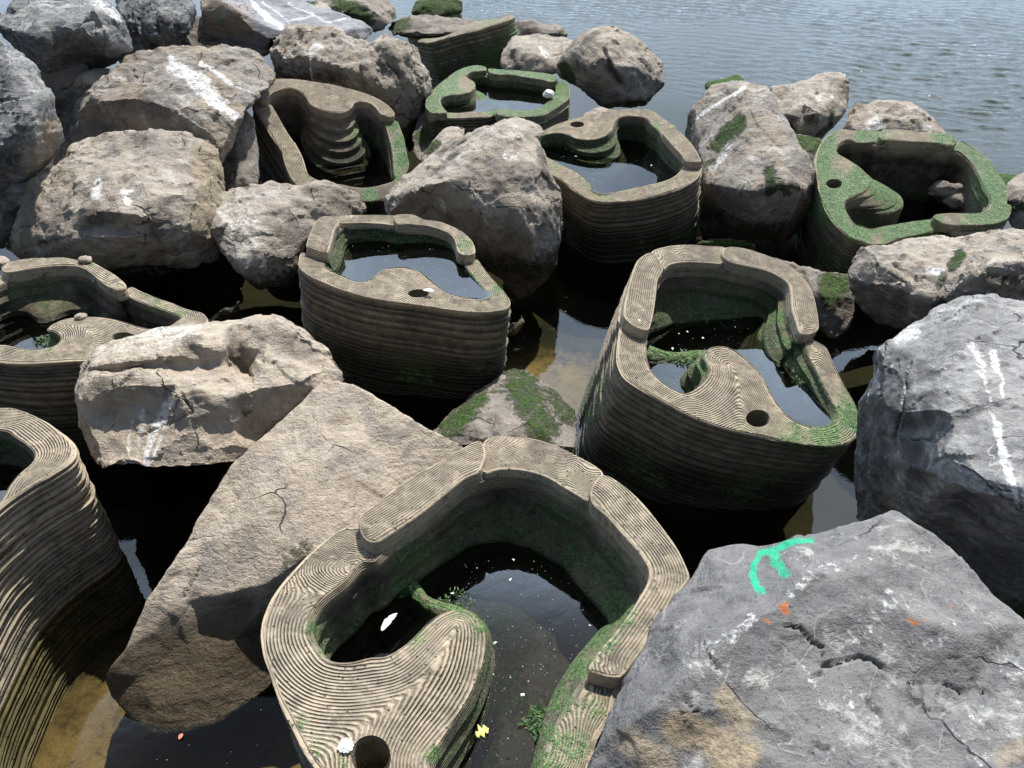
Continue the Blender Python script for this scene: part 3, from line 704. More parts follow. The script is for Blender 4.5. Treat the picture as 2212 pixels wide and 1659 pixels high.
P3 = tide_pool('tan concrete tide pool left of centre, brimful, in front of the angular boulder', '3', (1080, 520), .62, -.09, .03,
    [(112,560),(120,500),(145,440),(180,370,'h'),(215,260,'h'),(260,170,'h'),(310,120,'h'),(370,108,'h'),(430,112,'m'),(560,100,'m'),(700,95,'m'),(850,95,'m'),(960,105,'m'),(1000,95,'h'),(1090,88,'h'),(1170,95,'h'),(1260,135,'h'),(1400,155,'h'),(1560,220,'h'),(1650,280,'h'),(1710,350,'h'),(1732,430,'h'),(1752,510),(1830,620),(1930,730),(2000,810),(2045,880),(2040,930),(1980,965),(1850,985),(1700,985),(1500,965),(1300,935),(1100,905),(900,880),(700,840),(500,780),(350,720),(220,660),(150,610)],
    [(362,560,'c',.07),(372,480,'c',.09),(385,430,'h',.09),(420,330,'h',.10),(450,230,'h',.10),(490,172,'h',.08),(560,175,'m',.05),(700,170,'m',.05),(850,180,'m',.05),(950,190,'m',.05),(1010,185,'h',.05),(1100,180,'h',.05),(1200,190,'h',.05),(1290,200,'h',.05),(1400,230,'h',.04),(1490,270,'h',.03),(1540,330,'h'),(1560,420,'h'),(1590,500),(1650,600),(1720,690),(1790,770),(1830,830),(1800,850),(1700,855),(1580,840),(1480,810),(1390,750),(1310,680),(1230,620),(1120,580,.02),(1000,575,.03),(900,590,.03),(820,640,.02),(760,690),(690,710),(620,700),(540,660,.03),(450,620,.05),(395,595,.06)],
    [('h', 0, (182,375),(217,262),(262,172),(312,122),(370,110),(440,120),(490,170),(450,230),(420,330),(390,425),(370,440),(290,425),(210,395)),
     ('m', 1, (400,115),(430,114),(560,102),(700,97),(850,97),(1000,105),(1020,140),(990,188),(850,179),(700,171),(560,175),(500,172),(450,140)),
     ('h', 0, (985,130),(1000,97),(1090,90),(1170,97),(1260,137),(1400,157),(1560,222),(1650,282),(1710,352),(1730,430),(1700,460),(1620,465),(1570,440),(1555,400),(1538,330),(1490,270),(1400,230),(1290,200),(1200,190),(1100,181),(1015,180))],
    hole=(1207,820,96,38), wz=.572, depth=.42, terr=.6, sdepth=.16, seed=33,
    algae=[(1640,380,120,.75),(1950,760,110,.8),(1750,620,150,.4),(1380,910,90,.6),(2000,860,60,.5),(1950,1200,120,.5),(1600,550,60,.5)])

P4 = tide_pool('tan concrete tide pool at the left edge, its far rim topped by small stones', '4', (700, 600), .60, .0, 0,
    [(-300,290,'h'),(-150,220,'h'),(0,185,'h'),(100,130,'h'),(300,105,'h'),(500,98,'h'),(620,95,'h'),(760,120,'h'),(900,140,'h'),(1000,190,'h'),(1120,260,'h'),(1210,330,'h'),(1240,375,'h'),(1270,385),(1400,442),(1560,502),(1700,552),(1850,612),(1980,642),(2030,690),(2040,730),(1950,820),(1700,920),(1400,1020),(1000,1085),(720,1098),(500,1112),(300,1122),(100,1117),(0,1107),(-200,1080),(-500,1000),(-700,850),(-700,600),(-500,400)],
    [(-300,420,'h'),(-100,320,'h'),(20,270,'h'),(130,235,'h',.03,{'S2':.12}),(300,210,'h',.05,{'S2':.16}),(500,187,'h',.05,{'S2':.16}),(700,182,'h',.05,{'S2':.05}),(800,202,'h',.05,{'S2':.1}),(880,250,'h',.05),(960,320,'h',.05),(1040,380,'h',.04),(1130,420,'h',.04),(1180,445,.04),(1300,512,.03),(1450,572,.02),(1600,622,.02),(1700,662),(1770,692),(1720,732),(1650,777),(1500,797),(1380,782),(1250,742),(1100,702),(950,682),(850,682,.04),(700,692,.06),(560,732,.08),(470,790,.06),(460,822,.04),(520,832),(590,882),(560,950),(460,985),(300,1000,.03),(180,985,.03),(80,960),(-50,950),(-250,900),(-400,800),(-420,600)],
    [('h', 0, (10,195),(40,165),(100,132),(300,107),(500,100),(620,97),(760,122),(900,142),(1000,192),(1120,262),(1210,332),(1238,372),(1220,400),(1170,420),(1130,418),(1040,378),(960,318),(880,248),(800,202),(700,182),(500,187),(300,210),(130,240),(50,245),(15,225))],
    hole=(1210,875,110,36), drop=.17, depth=.36, terr=.7, sdepth=.16, in_algae=.25, seed=44,
    algae=[(1550,560,170,.6),(1750,640,110,.6),(900,160,100,.5),(500,430,350,.55),(480,930,130,.9),(300,960,100,.7),(150,450,200,.6),(1250,440,150,.3)])

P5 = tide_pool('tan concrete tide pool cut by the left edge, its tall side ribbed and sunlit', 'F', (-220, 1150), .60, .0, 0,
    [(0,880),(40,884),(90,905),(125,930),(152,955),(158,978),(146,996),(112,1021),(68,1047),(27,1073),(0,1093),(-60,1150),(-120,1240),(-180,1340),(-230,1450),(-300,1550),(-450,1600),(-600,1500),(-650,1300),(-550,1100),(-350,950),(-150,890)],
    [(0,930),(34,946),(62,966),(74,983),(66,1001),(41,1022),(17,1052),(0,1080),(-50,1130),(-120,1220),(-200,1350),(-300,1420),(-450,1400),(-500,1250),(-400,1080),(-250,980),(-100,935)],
    drop=.17, depth=.4, wall_dirt_shade=.05, clean=.75, seed=55, algae=[(200,1300,80,.35),(120,1400,120,.3),(150,1250,60,.3)])  # sunlit wall: spared most of the painted shade film

P6 = tide_pool('steeply tilted tan concrete tide pool with scalloped terraces, right rim furred green', '5', (1080, 700), .60, -.20, .36,
    [(210,280,'h'),(260,210,'h'),(340,150,'h'),(430,115,'h'),(560,100,'h'),(750,110,'h'),(950,140,'h'),(1150,170,'h'),(1350,220,'h'),(1550,280,'h'),(1700,350,'h'),(1800,420,'h'),(1860,485,'h'),(1870,530,'h'),(1900,600),(1935,680),(1970,790),(1990,900),(2010,1000),(2030,1090),(2000,1190),(1930,1300),(1850,1400),(1740,1500),(1600,1530),(1450,1530),(1200,1510),(950,1450),(800,1390),(710,1330),(645,1240),(585,1100),(550,960),(510,880),(440,760),(350,620),(260,480),(205,380)],
    [(400,345,'h'),(430,285,'h'),(520,242,'h'),(640,217,'h'),(750,252,'h'),(830,322,'h',.03),(880,400,'h',.07),(960,450,'h',.16),(1080,490,'h',.30),(1200,505,'h',.40),(1300,490,'h',.32),(1370,440,'h',.14),(1400,392,'h',.04),(1480,372,'h'),(1570,392,'h'),(1640,442,'h'),(1700,520,'h'),(1740,600),(1780,740,.03),(1820,900,.05),(1840,1050,.05),(1850,1200,.03),(1870,1260),(1830,1300),(1700,1340),(1550,1365),(1400,1360),(1250,1330),(1080,1310),(950,1270),(870,1220),(840,1150),(800,1020),(740,900,'c'),(690,830,'c'),(600,690,'c'),(510,530,'c'),(440,415)],
    [('h', 0, (215,285),(262,212),(342,152),(432,117),(560,102),(750,112),(950,142),(1150,172),(1350,222),(1550,282),(1700,352),(1800,422),(1858,487),(1866,525),(1840,548),(1790,550),(1740,530),(1700,518),(1640,442),(1570,392),(1480,372),(1400,392),(1370,440),(1300,490),(1200,505),(1080,490),(960,450),(880,400),(830,322),(750,252),(640,217),(520,242),(430,285),(400,335),(360,352),(310,345),(250,310)),
     ('m', 0, (552,890),(590,845),(650,825),(700,835),(740,900),(800,1020),(838,1150),(870,1220),(950,1270),(1080,1310),(1080,1360),(950,1420),(800,1375),(715,1322),(650,1240),(590,1100),(562,980))],
    hole=(985,235,85,46), wz=.33, depth=.55, terr=.95, sdepth=.24, steps=5, in_algae=.3, seed=66,
    algae=[(1850,650,120,1.0),(1930,850,150,1.0),(1950,1050,150,1.0),(1900,1220,120,.9),(1420,760,140,.8),(1600,880,120,.9),(1700,850,90,.9),(1580,1460,140,.9),(850,1240,80,.5),(300,700,200,.4)])

P7 = tide_pool('tan concrete tide pool reflecting pale sky, right behind the angular boulder', '6', (1050, 650), .60, .10, .16,
    [(150,365),(200,340),(300,290),(420,250),(540,215),(680,180),(830,150),(1000,120),(1150,108),(1300,103),(1400,115),(1480,150),(1525,190),(1580,225),(1640,265),(1700,310),(1740,355,'h'),(1770,380,'h'),(1840,440,'h'),(1900,510,'h'),(1960,600,'h'),(2000,680,'h'),(2012,730,'h'),(2012,790),(2000,850),(1950,920),(1850,985),(1700,1050),(1550,1095),(1430,1130),(1250,1165),(1080,1180),(880,1185),(720,1160),(620,1110),(520,1040),(430,970),(350,920),(240,870),(150,780),(60,700),(20,600),(40,500),(90,410)],
    [(100,490),(140,432),(220,402),(330,387),(430,402),(520,440,.06),(600,460,.12),(720,467,.22),(850,442,.28),(940,392,.14),(990,332,.04),(1010,260),(1060,210),(1150,190),(1260,195),(1350,215),(1400,265),(1430,300),(1480,340),(1520,385),(1560,400,'h'),(1620,470,'h'),(1700,560,'h'),(1780,650,'h'),(1792,710,'h'),(1780,775),(1750,830),(1680,890),(1600,930),(1500,960),(1380,985),(1250,1015),(1100,1050),(950,1070),(830,1070),(760,1030),(700,960),(630,880),(540,820),(420,770),(320,710),(230,670),(180,620),(130,555)],
    [('h', 0, (1552,380),(1600,350),(1680,335),(1730,350),(1770,382),(1840,442),(1900,512),(1960,602),(2000,682),(2008,715),(1960,722),(1880,718),(1815,705),(1782,650),(1700,560),(1620,470),(1560,400))],
    hole=(565,290,82,34), wz=.515, depth=.42, terr=.9, sdepth=.16, steps=3, seed=77,
    algae=[(130,450,90,.8),(300,380,120,.5),(1480,330,110,.7),(1600,240,80,.4),(600,950,150,.45),(850,1120,150,.5),(1500,1050,120,.4),(300,760,160,.5),(1990,1300,60,.8),(560,320,70,.35),(1700,320,60,.6)])

P8 = tide_pool('green algae covered concrete tide pool at the right, nearly empty, beside open water', '7', (1150, 600), .55, .0, .20,
    [(185,500),(180,420),(200,330),(230,260),(280,200),(340,150),(420,120),(490,118),(560,130),(680,125),(800,130),(850,118,'h'),(950,115,'h'),(1100,120,'h'),(1250,135,'h'),(1400,150,'h'),(1490,165,'h'),(1560,200,'h'),(1605,230),(1680,270),(1780,335),(1870,410),(1930,490),(1970,560),(2010,620),(2050,690,'l'),(2080,770,'h'),(2095,860,'h'),(2090,940,'h'),(2050,1000,'h'),(1950,1035,'h'),(1850,1050,'h'),(1700,1055,'h'),(1560,1055,'h'),(1450,1062),(1390,1090),(1250,1130),(1100,1160),(950,1200),(850,1235),(720,1235),(640,1210),(540,1180),(440,1100),(370,1030),(310,940),(260,850),(220,740),(200,620)],
    [(385,320),(400,280),(450,240),(520,222),(570,245),(640,250),(760,245),(830,225,'h'),(950,225,'h'),(1100,235,'h'),(1250,240,'h'),(1400,260,'h'),(1490,285,'h'),(1560,325),(1650,390),(1720,470),(1770,560),(1810,640),(1850,720),(1890,800),(1885,855,'h'),(1850,910,'h'),(1750,935,'h'),(1600,935,'h'),(1450,940,'h'),(1340,970),(1300,990),(1150,1010),(1000,1035),(850,1060),(720,1085),(640,1060),(570,1040),(520,980),(480,910),(460,850),(480,810),(550,775),(620,745,.06),(690,700,.18),(715,640,.30),(700,580,.26),(640,510,.08),(560,450),(480,400),(410,360)],
    [('h', 0, (800,190),(815,140),(850,120),(950,117),(1100,122),(1250,137),(1400,152),(1490,167),(1555,202),(1560,240),(1530,270),(1490,285),(1400,260),(1250,240),(1100,235),(950,225),(840,222)),
     ('h', 0, (1330,960),(1380,940),(1500,932),(1650,932),(1800,925),(1860,895),(1888,850),(1960,840),(2085,850),(2088,930),(2048,995),(1950,1032),(1850,1047),(1700,1052),(1560,1052),(1450,1038),(1360,1000))],
    hole=(360,650,78,46), wz=.22, depth=.48, terr=.3, sdepth=.11, steps=5, top_algae=.86, wall_algae=.1, in_algae=.45, in_dirt_shade=.9, seed=88,
    algae=[(1900,700,300,.95),(300,900,250,.85),(1200,1080,250,.95),(560,1120,150,.9),(450,450,150,-.6),(480,170,140,-.75),(1100,170,300,-.7),(1520,1000,130,-.8),(1000,640,90,-.3),(780,1180,80,-.8)])

P9 = tide_pool('small far concrete tide pool furred bright green, its tongue pointing right over blue water', '8', (1100, 930), .50, .0, .06,
    [(362,1090,'h'),(372,1000,'h'),(432,920,'h'),(500,850,'h'),(580,790,'h'),(680,720,'h'),(800,675,'h'),(900,662,'h'),(980,680,'h'),(1030,697,'h'),(1150,705,'h'),(1300,710,'h'),(1450,725,'h'),(1600,745,'h'),(1680,765,'h'),(1712,790,'h'),(1765,820),(1812,855),(1835,910),(1840,990,'h'),(1785,1040,'h'),(1705,1100,'h'),(1620,1150,'h'),(1560,1180,'h'),(1450,1190,'h'),(1300,1195,'h'),(1150,1185,'h'),(1080,1165),(1000,1185),(800,1200),(600,1205),(500,1195),(420,1155,'h')],
    [(520,1045,'h'),(525,1000,'h'),(600,972,'h'),(720,962,'h',.10),(820,932,'h',.26),(872,880,'h',.36),(862,832,'h',.16),(800,792,'h'),(780,770,'h'),(830,732,'h'),(930,722,'h'),(1000,732,'h'),(1100,757,'h'),(1250,762,'h'),(1400,787,'h'),(1550,812,'h'),(1640,832,'h'),(1680,875),(1690,930),(1650,1000,'h'),(1580,1060,'h'),(1500,1110,'h'),(1350,1125,'h'),(1200,1110,'h'),(1095,1110),(1000,1135),(800,1140),(650,1145),(570,1135)],
    [('h', 0, (362,1085),(374,1000),(434,920),(502,850),(582,790),(682,720),(800,677),(900,664),(975,680),(985,705),(935,722),(830,732),(780,770),(800,792),(862,832),(872,880),(820,932),(720,962),(600,972),(527,1000),(520,1045),(560,1110),(585,1135),(560,1150),(470,1152),(410,1140)),
     ('h', 0, (1000,700),(1040,698),(1150,707),(1300,712),(1450,727),(1600,747),(1680,767),(1710,792),(1690,818),(1640,832),(1550,812),(1400,787),(1250,762),(1100,757),(1020,738)),
     ('h', 0, (1080,1130),(1110,1108),(1200,1110),(1350,1125),(1500,1110),(1580,1060),(1650,1000),(1700,970),(1838,985),(1785,1038),(1705,1098),(1620,1148),(1560,1178),(1450,1188),(1300,1193),(1150,1183),(1090,1160))],
    hole=(575,893,58,24), drop=.05, depth=.36, terr=.9, sdepth=.12, steps=3, in_dirt_shade=.85, top_algae=.82, wall_algae=.4, seed=99,
    algae=[(1700,880,150,.9),(420,1050,120,.8),(1150,720,150,.9),(1800,1050,150,.7),(780,850,120,-.7),(800,1160,250,-.85)])

P10 = tide_pool('farthest concrete tide pool, leaning left with bands of layers rising to the right', '8', (720, 300), .62, .25, -.075,
    [(180,342),(300,282),(420,242),(560,214),(720,197),(850,205),(1000,200),(1110,181),(1190,152),(1250,148),(1265,172),(1190,210),(1060,250),(900,300),(750,330),(600,372),(500,405),(410,430),(340,428),(260,398),(200,368)],
    [(240,352),(350,297),(480,257),(620,235),(720,232),(735,262),(690,310),(600,350),(510,380),(400,392),(290,380)],
    wz=.44, depth=.4, in_dirt_shade=.95, in_algae=.2, seed=101, wall_algae=.45, wall_h=1.1,
    algae=[(400,250,250,.8),(900,210,250,.8),(1250,350,120,.8),(1000,600,250,.8),(850,330,250,-.6)])

def inner_ridge(pool, fr, pts, wid, hgt, seed, algae=.75):
    """the low weedy saddle that joins the tongue to the basin wall and parts the small side basin off"""
    root, wl = pool[0], pool[3]
    C = np.array([at(*fpx(fr, x, y), wl) for x, y in pts]); n = 40
    t = np.linspace(0, len(C)-1, n); C = np.stack([np.interp(t, np.arange(len(C)), C[:, k]) for k in range(3)], 1)
    for _ in range(12): C[1:-1] = (C[:-2]+2*C[1:-1]+C[2:])/4
    T = np.gradient(C, axis=0); T /= np.linalg.norm(T, axis=1)[:, None]; N = np.stack([-T[:, 1], T[:, 0], T[:, 0]*0], 1); m = 20
    V, G = [], []
    for i in range(n):
        u = i/(n-1); k = .75+.5*abs(u-.45)*2
        for j in range(m):
            a = math.pi*j/(m-1)
            h = hgt*k*math.sin(a)-.06*(1-math.sin(a)); q = wid*k*math.cos(a)
            V.append(C[i]+N[i]*q+np.array([0, 0, h])); G.append((abs(q)+h)/.0094)
    V = np.array(V); V[:, 2] += .006*fbm(V/.03, seed, 3)
    F = [(i*m+j, i*m+j+1, (i+1)*m+j+1, (i+1)*m+j) for i in range(n-1) for j in range(m-1)]
    F += [tuple(range(m)), tuple((n-1)*m+j for j in range(m))[::-1], ]
    F += [(i*m, (i+1)*m, (i+1)*m+m-1, i*m+m-1) for i in range(n-1)]
    base = np.array(root.location); z = np.zeros(len(V))
    o = new_mesh('inner_ridge', V-base, F, CONC, root, True, {'groove': np.array(G), 'groove_depth': z+.9, 'algae': z+algae, 'dirt': z+.35, 'clean': z+.6}); fixn(o)
inner_ridge(P1, '1', [(700, 640), (735, 760), (820, 850), (960, 900), (1040, 950)], .045, .022, 5)
inner_ridge(P2, '2', [(570, 850), (680, 880), (820, 880), (920, 870), (990, 900)], .055, .035, 6, .85)

# ------------------------------------------------------------------ boulders
GRP = 'boulders of the breakwater'
def boulder(label, fr, mat, sil, ridges=(), voxel=.014, amp=1.0, marks=(), seed=0, strata=None, thick=None, name='boulder', cat='boulder', group=GRP):
    pts = [(*fpx(fr, p[0], p[1]), p[2]) for p in sil]; n = len(pts)
    V2 = [Vector((p[0], p[1])) for p in pts]; P3 = [at(*p) for p in pts]; E = []
    def idx(p):
        q = fpx(fr, p[0], p[1])
        for i, v in enumerate(V2):
            if abs(v.x-q[0])+abs(v.y-q[1]) < .6: return i
        V2.append(Vector(q)); P3.append(at(*q, p[2])); return len(V2)-1
    for rd in ridges:
        ids = [idx(p) for p in rd]
        E += [(a, b) for a, b in zip(ids[:-1], ids[1:]) if a != b]
    r = delaunay_2d_cdt(V2, E, [list(range(n))], 1, 1e-4)
    cv, cf, ov = r[0], r[2], r[3]
    VV = []; mp = {}
    for i, v in enumerate(cv):
        if ov[i]:
            VV.append(P3[ov[i][0]])
            for o in ov[i]: mp[o] = i
        else:      # a crossing: nearest known distance along its own ray
            d = [(abs(v.x-a.x)+abs(v.y-a.y), k) for k, a in enumerate(V2)]; d.sort()
            VV.append(at(v.x, v.y, 10+float(np.mean([P3[k][1] for _, k in d[:3]]))))
    FF = [tuple(f) for f in cf]
    S = [mp[i] for i in range(n) if i in mp]; n2 = len(S)
    SP = np.array([VV[i] for i in S]); C = SP.mean(0)
    wid = np.ptp(SP[:, 0]); T = thick or min(1.0, max(.18, .65*wid))
    def push(P, k): d = P-CAMV; d = d/np.linalg.norm(d, axis=-1, keepdims=True); return P+d*T*k
    r1 = push(SP, .35); c1 = push(C[None], .35); r1 = r1+(c1-r1)*.07
    r2 = push(SP, .8); c2 = push(C[None], .8); r2 = r2+(c2-r2)*.38
    cap = push(C[None], 1.05)
    b = len(VV); VV = np.vstack([np.array(VV), r1, r2, cap])
    for i in range(n2):
        j = (i+1) % n2
        FF += [(S[i], S[j], b+j, b+i), (b+i, b+j, b+n2+j, b+n2+i), (b+n2+i, b+n2+j, b+2*n2)]
    base = np.array([C[0], C[1]+T*.3, 0.0])
    me = bpy.data.meshes.new(name); me.from_pydata([tuple(v-base) for v in VV], [], FF); me.update()
    o = bpy.data.objects.new(name, me); COL.objects.link(o); fixn(o)
    o.location = base
    bm = bmesh.new(); bm.from_mesh(me); bmesh.ops.triangulate(bm, faces=bm.faces); bm.to_mesh(me); bm.free()
    md = o.modifiers.new('Remesh', 'REMESH'); md.mode = 'VOXEL'; md.voxel_size = voxel; md.adaptivity = 0
    dg = bpy.context.evaluated_depsgraph_get(); dg.update()
    m2 = bpy.data.meshes.new_from_object(o.evaluated_get(dg)); m2.name = name
    o.modifiers.clear(); o.data = m2; bpy.data.meshes.remove(me); me = m2
    nv = len(me.vertices); co = np.empty(nv*3); me.vertices.foreach_get('co', co); co = co.reshape(-1, 3)
    # soften the voxel steps
    ne = len(me.edges); ed = np.empty(ne*2, np.int64); me.edges.foreach_get('vertices', ed); ed = ed.reshape(-1, 2)
    deg = np.bincount(ed.ravel(), minlength=nv)[:, None]+1e-9
    for _ in range(1):
        a = np.zeros_like(co)
        for k in range(3):
            a[:, k] = np.bincount(ed[:, 0], co[ed[:, 1], k], nv)+np.bincount(ed[:, 1], co[ed[:, 0], k], nv)
        co = co*.45+(a/deg)*.55
    # flat broken faces: shear the corners off with random planes
    if amp > .6:
        rp = random.Random(seed*7+3); Lc = max(.3, min(1.1, wid))
        for _ in range(20):
            pn = np.array([rp.gauss(0, 1), rp.gauss(-.25, 1), rp.gauss(.35, .9)]); pn /= np.linalg.norm(pn)
            h = co@pn; cut = np.quantile(h, .998)-rp.uniform(.008, .040)*Lc
            co = co-np.maximum(0, h-cut)[:, None]*pn*.97
    me.vertices.foreach_set('co', co.ravel()); me.update()
    no = np.empty(nv*3); me.vertices.foreach_get('normal', no); no = no.reshape(-1, 3)
    Wd = co+base; L = max(.35, min(1.1, wid)); q = co+seed*3.17
    wq = q+.02*L*np.stack([fbm(q/(.3*L), seed+20+k, 2) for k in range(3)], 1)
    d = .022*L*facet(q/(.40*L), seed+1)+.012*L*facet(wq/(.17*L), seed+2)+.010*L*facet(wq/(.075*L), seed+3)
    d = d+.013*L*chips(wq/(.30*L), seed+40)+.011*L*chips(wq/(.12*L), seed+60)
    if voxel < .021: d = d+.005*L*facet(wq/(.033*L), seed+4)+.0055*L*chips(wq/(.05*L), seed+70)
    d = d+.0025*fbm(q/.035, seed+90, 3, .6)
    if strata is None and amp > .6:
        r_ = random.Random(seed); strata = ((r_.uniform(-.6, .6), r_.uniform(-.6, .6), 1), .0055)
    if strata is not None:
        sd_, sa = np.array(strata[0], float), strata[1]; sd_ /= np.linalg.norm(sd_)
        s = (wq@sd_)/.055; fl = np.floor(s); fr_ = s-fl
        d = d+sa*((_h(fl.astype(np.int64), fl.astype(np.int64)*0, fl.astype(np.int64)*0, seed)-.5)*1.6+(fr_-.5)*.7)*(0.4+.6*sstep(-.3, .3, fbm(q/.25, seed+5, 2)))
    d *= amp
    px, py = proj(Wd); s_ = FR[fr][2]; lx, ly = (px-FR[fr][0])/s_, (py-FR[fr][1])/s_
    jit = fbm(Wd/.07, seed+7, 3)
    mk = np.zeros((nv, 3)); st = np.zeros((nv, 3))
    vd = CAMV-Wd; vd /= np.linalg.norm(vd, axis=1)[:, None]
    facing = sstep(-.05, .15, (no*vd).sum(1))
    for (typ, wdt, pl, *sx) in marks:
        k = sx[0] if sx else 1.0
        dd = seg_dist(lx, ly, pl)/wdt
        v = k*sstep(1.25, .35, dd*(1+.45*jit))*facing
        if typ == 'c': d = d-.022*k*sstep(.75, .1, dd*(1+.7*jit))*facing; continue
        if typ == 'o': d = d-.06*k*sstep(1, 0, dd)*facing; continue          # a hollow
        if typ == 'b': d = d+.06*k*sstep(1, 0, dd)*facing; continue          # a bulge
        A, ch = {'w': (mk, 0), 'g': (mk, 1), 'p': (mk, 2), 'r': (st, 0), 'd': (st, 1), 't': (st, 2)}[typ]
        A[:, ch] = np.maximum(A[:, ch], v)
    co = co+no*d[:, None]
    me.vertices.foreach_set('co', co.ravel()); me.update()
    me.materials.clear(); finish(me, mat, True, {'marks': mk, 'stains_shade': st})
    if amp > .6: me.set_sharp_from_angle(angle=math.radians(34))
    tag(o, label, cat, group)
    return o

boulder('big blue-grey boulder in the top left corner, streaked white on its upper edge', 'A', BLUE,
    [(0,110,16.2),(60,40,16.4),(150,-60,16.6),(450,-90,16.7),(700,-30,16.5),(770,70,16.4),(850,190,16.2),(860,260,16.1),(845,330,16.05),(740,410,16.0),(620,470,16.05),(500,490,16.0),(390,560,15.98),(335,545,15.95),(250,420,15.9),(120,330,15.9),(0,190,15.9),(-120,120,15.95),(-100,60,16.1)],
    [[(-20,160,15.9),(130,200,15.75),(330,130,15.75),(480,150,15.7),(600,60,15.95),(720,110,16.0),(845,230,16.1)],[(480,150,15.7),(400,330,15.75),(335,545,15.95)],[(330,130,15.75),(250,250,15.62),(260,400,15.72)],[(640,300,15.8)],[(600,60,15.95),(620,-40,16.4)]],
    .020, 1.1, [('w',45,[(590,0),(680,60),(760,110)],.8),('w',60,[(200,20),(300,40)],.55),('w',30,[(150,160),(80,260)],.5),('d',120,[(450,330),(620,360)],.7),('w',40,[(560,210),(640,160)],.35),('c',22,[(330,330),(470,180),(600,120)],.7)], 1, ((.3,-.2,1), .010))
boulder('dark jagged boulder with square broken blocks, behind the blue-grey corner boulder', 'A', BLUE,
    [(690,-60,17.4),(880,-80,17.6),(1100,-60,17.6),(1220,0,17.4),(1235,130,17.2),(1210,250,17.05),(1130,290,17.0),(1000,280,16.95),(930,310,16.9),(845,345,16.9),(830,240,16.95),(790,130,17.0),(740,60,17.2)],
    [[(790,60,17.1),(900,110,16.85),(1000,60,16.9),(1080,120,16.8),(1200,110,17.0)],[(900,110,16.85),(940,220,16.75)],[(1080,120,16.8),(1100,230,16.8)]],
    .020, 1.8, [('d',60,[(1050,150),(1150,200)],.8),('c',16,[(980,80),(1010,220)]),('c',16,[(1100,60),(1120,200)]),('d',60,[(860,40),(900,90)],.6)], 2, ((1,.1,.3), .016))
boulder('smooth slate boulder with a red-brown shaded end and thin white streaks', 'A', SLATE,
    [(1255,60,17.5),(1270,-40,17.7),(1500,-80,18.5),(1700,-50,18.5),(1880,-20,18.4),(2100,60,18.1),(2340,150,17.8),(2400,205,17.65),(2340,250,17.5),(2200,225,17.4),(2050,205,17.35),(1850,215,17.3),(1735,250,17.25),(1700,330,17.35),(1600,320,17.4),(1480,265,17.45),(1350,270,17.5),(1260,180,17.5)],
    [[(1270,-40,17.7),(1400,-10,17.5),(1520,80,17.3),(1620,150,17.2),(1735,250,17.25)],[(1400,130,17.42)],[(1560,220,17.35)]],
    .022, .7, [('t',120,[(1310,70),(1420,140),(1500,150)],1.0),('r',90,[(1400,130)],.45),('w',18,[(1600,0),(1700,100),(1800,170)]),('w',26,[(1620,40),(1720,120)],.9),('w',9,[(1680,0),(1860,160)],.9),('w',8,[(1840,20),(2100,140),(2210,120)],.9),('w',8,[(1860,130),(2000,100)],.8),('p',10,[(1415,110),(1420,140)],.7),('p',8,[(1880,110),(1890,120)],.6)], 3, ((.2,.5,1), .006))
boulder('pale grey layered boulder cut by the left edge', 'A', BLUE,
    [(-150,200,15.4),(0,240,15.3),(150,330,15.1),(260,470,15.0),(340,600,14.9),(350,720,14.85),(410,800,14.9),(405,900,14.85),(330,1020,14.75),(210,1130,14.65),(180,1180,14.6),(60,1185,14.5),(-150,1175,14.45)],
    [[(150,330,15.1),(180,520,14.85),(260,640,14.7),(262,780,14.6),(235,940,14.52),(205,1100,14.55)],[(0,480,14.82),(180,520,14.85)],[(0,750,14.48),(120,760,14.45)],[(330,850,14.7)],[(-60,850,14.42)],[(60,1000,14.4)]],
    .016, 1.0, [('w',120,[(60,380),(160,430)],.45),('w',200,[(60,850),(120,1000)],.3),('c',14,[(0,640),(120,640),(260,590)]),('c',10,[(0,720),(200,730)],.8),('d',60,[(20,1000),(80,1020)],.9),('t',70,[(330,800),(300,950),(240,1080)],.8),('d',40,[(20,560),(140,590)],.7)], 4, ((.05,.25,1), .012))
boulder('small tan boulder squeezed between the blue-grey boulder and the white-streaked one', 'A', TAN,
    [(465,560,15.75),(480,480,15.8),(600,430,15.9),(740,440,15.95),(720,560,15.85),(600,640,15.75),(500,700,15.7)], [[(560,520,15.68)]], .022, 1, [], 5)
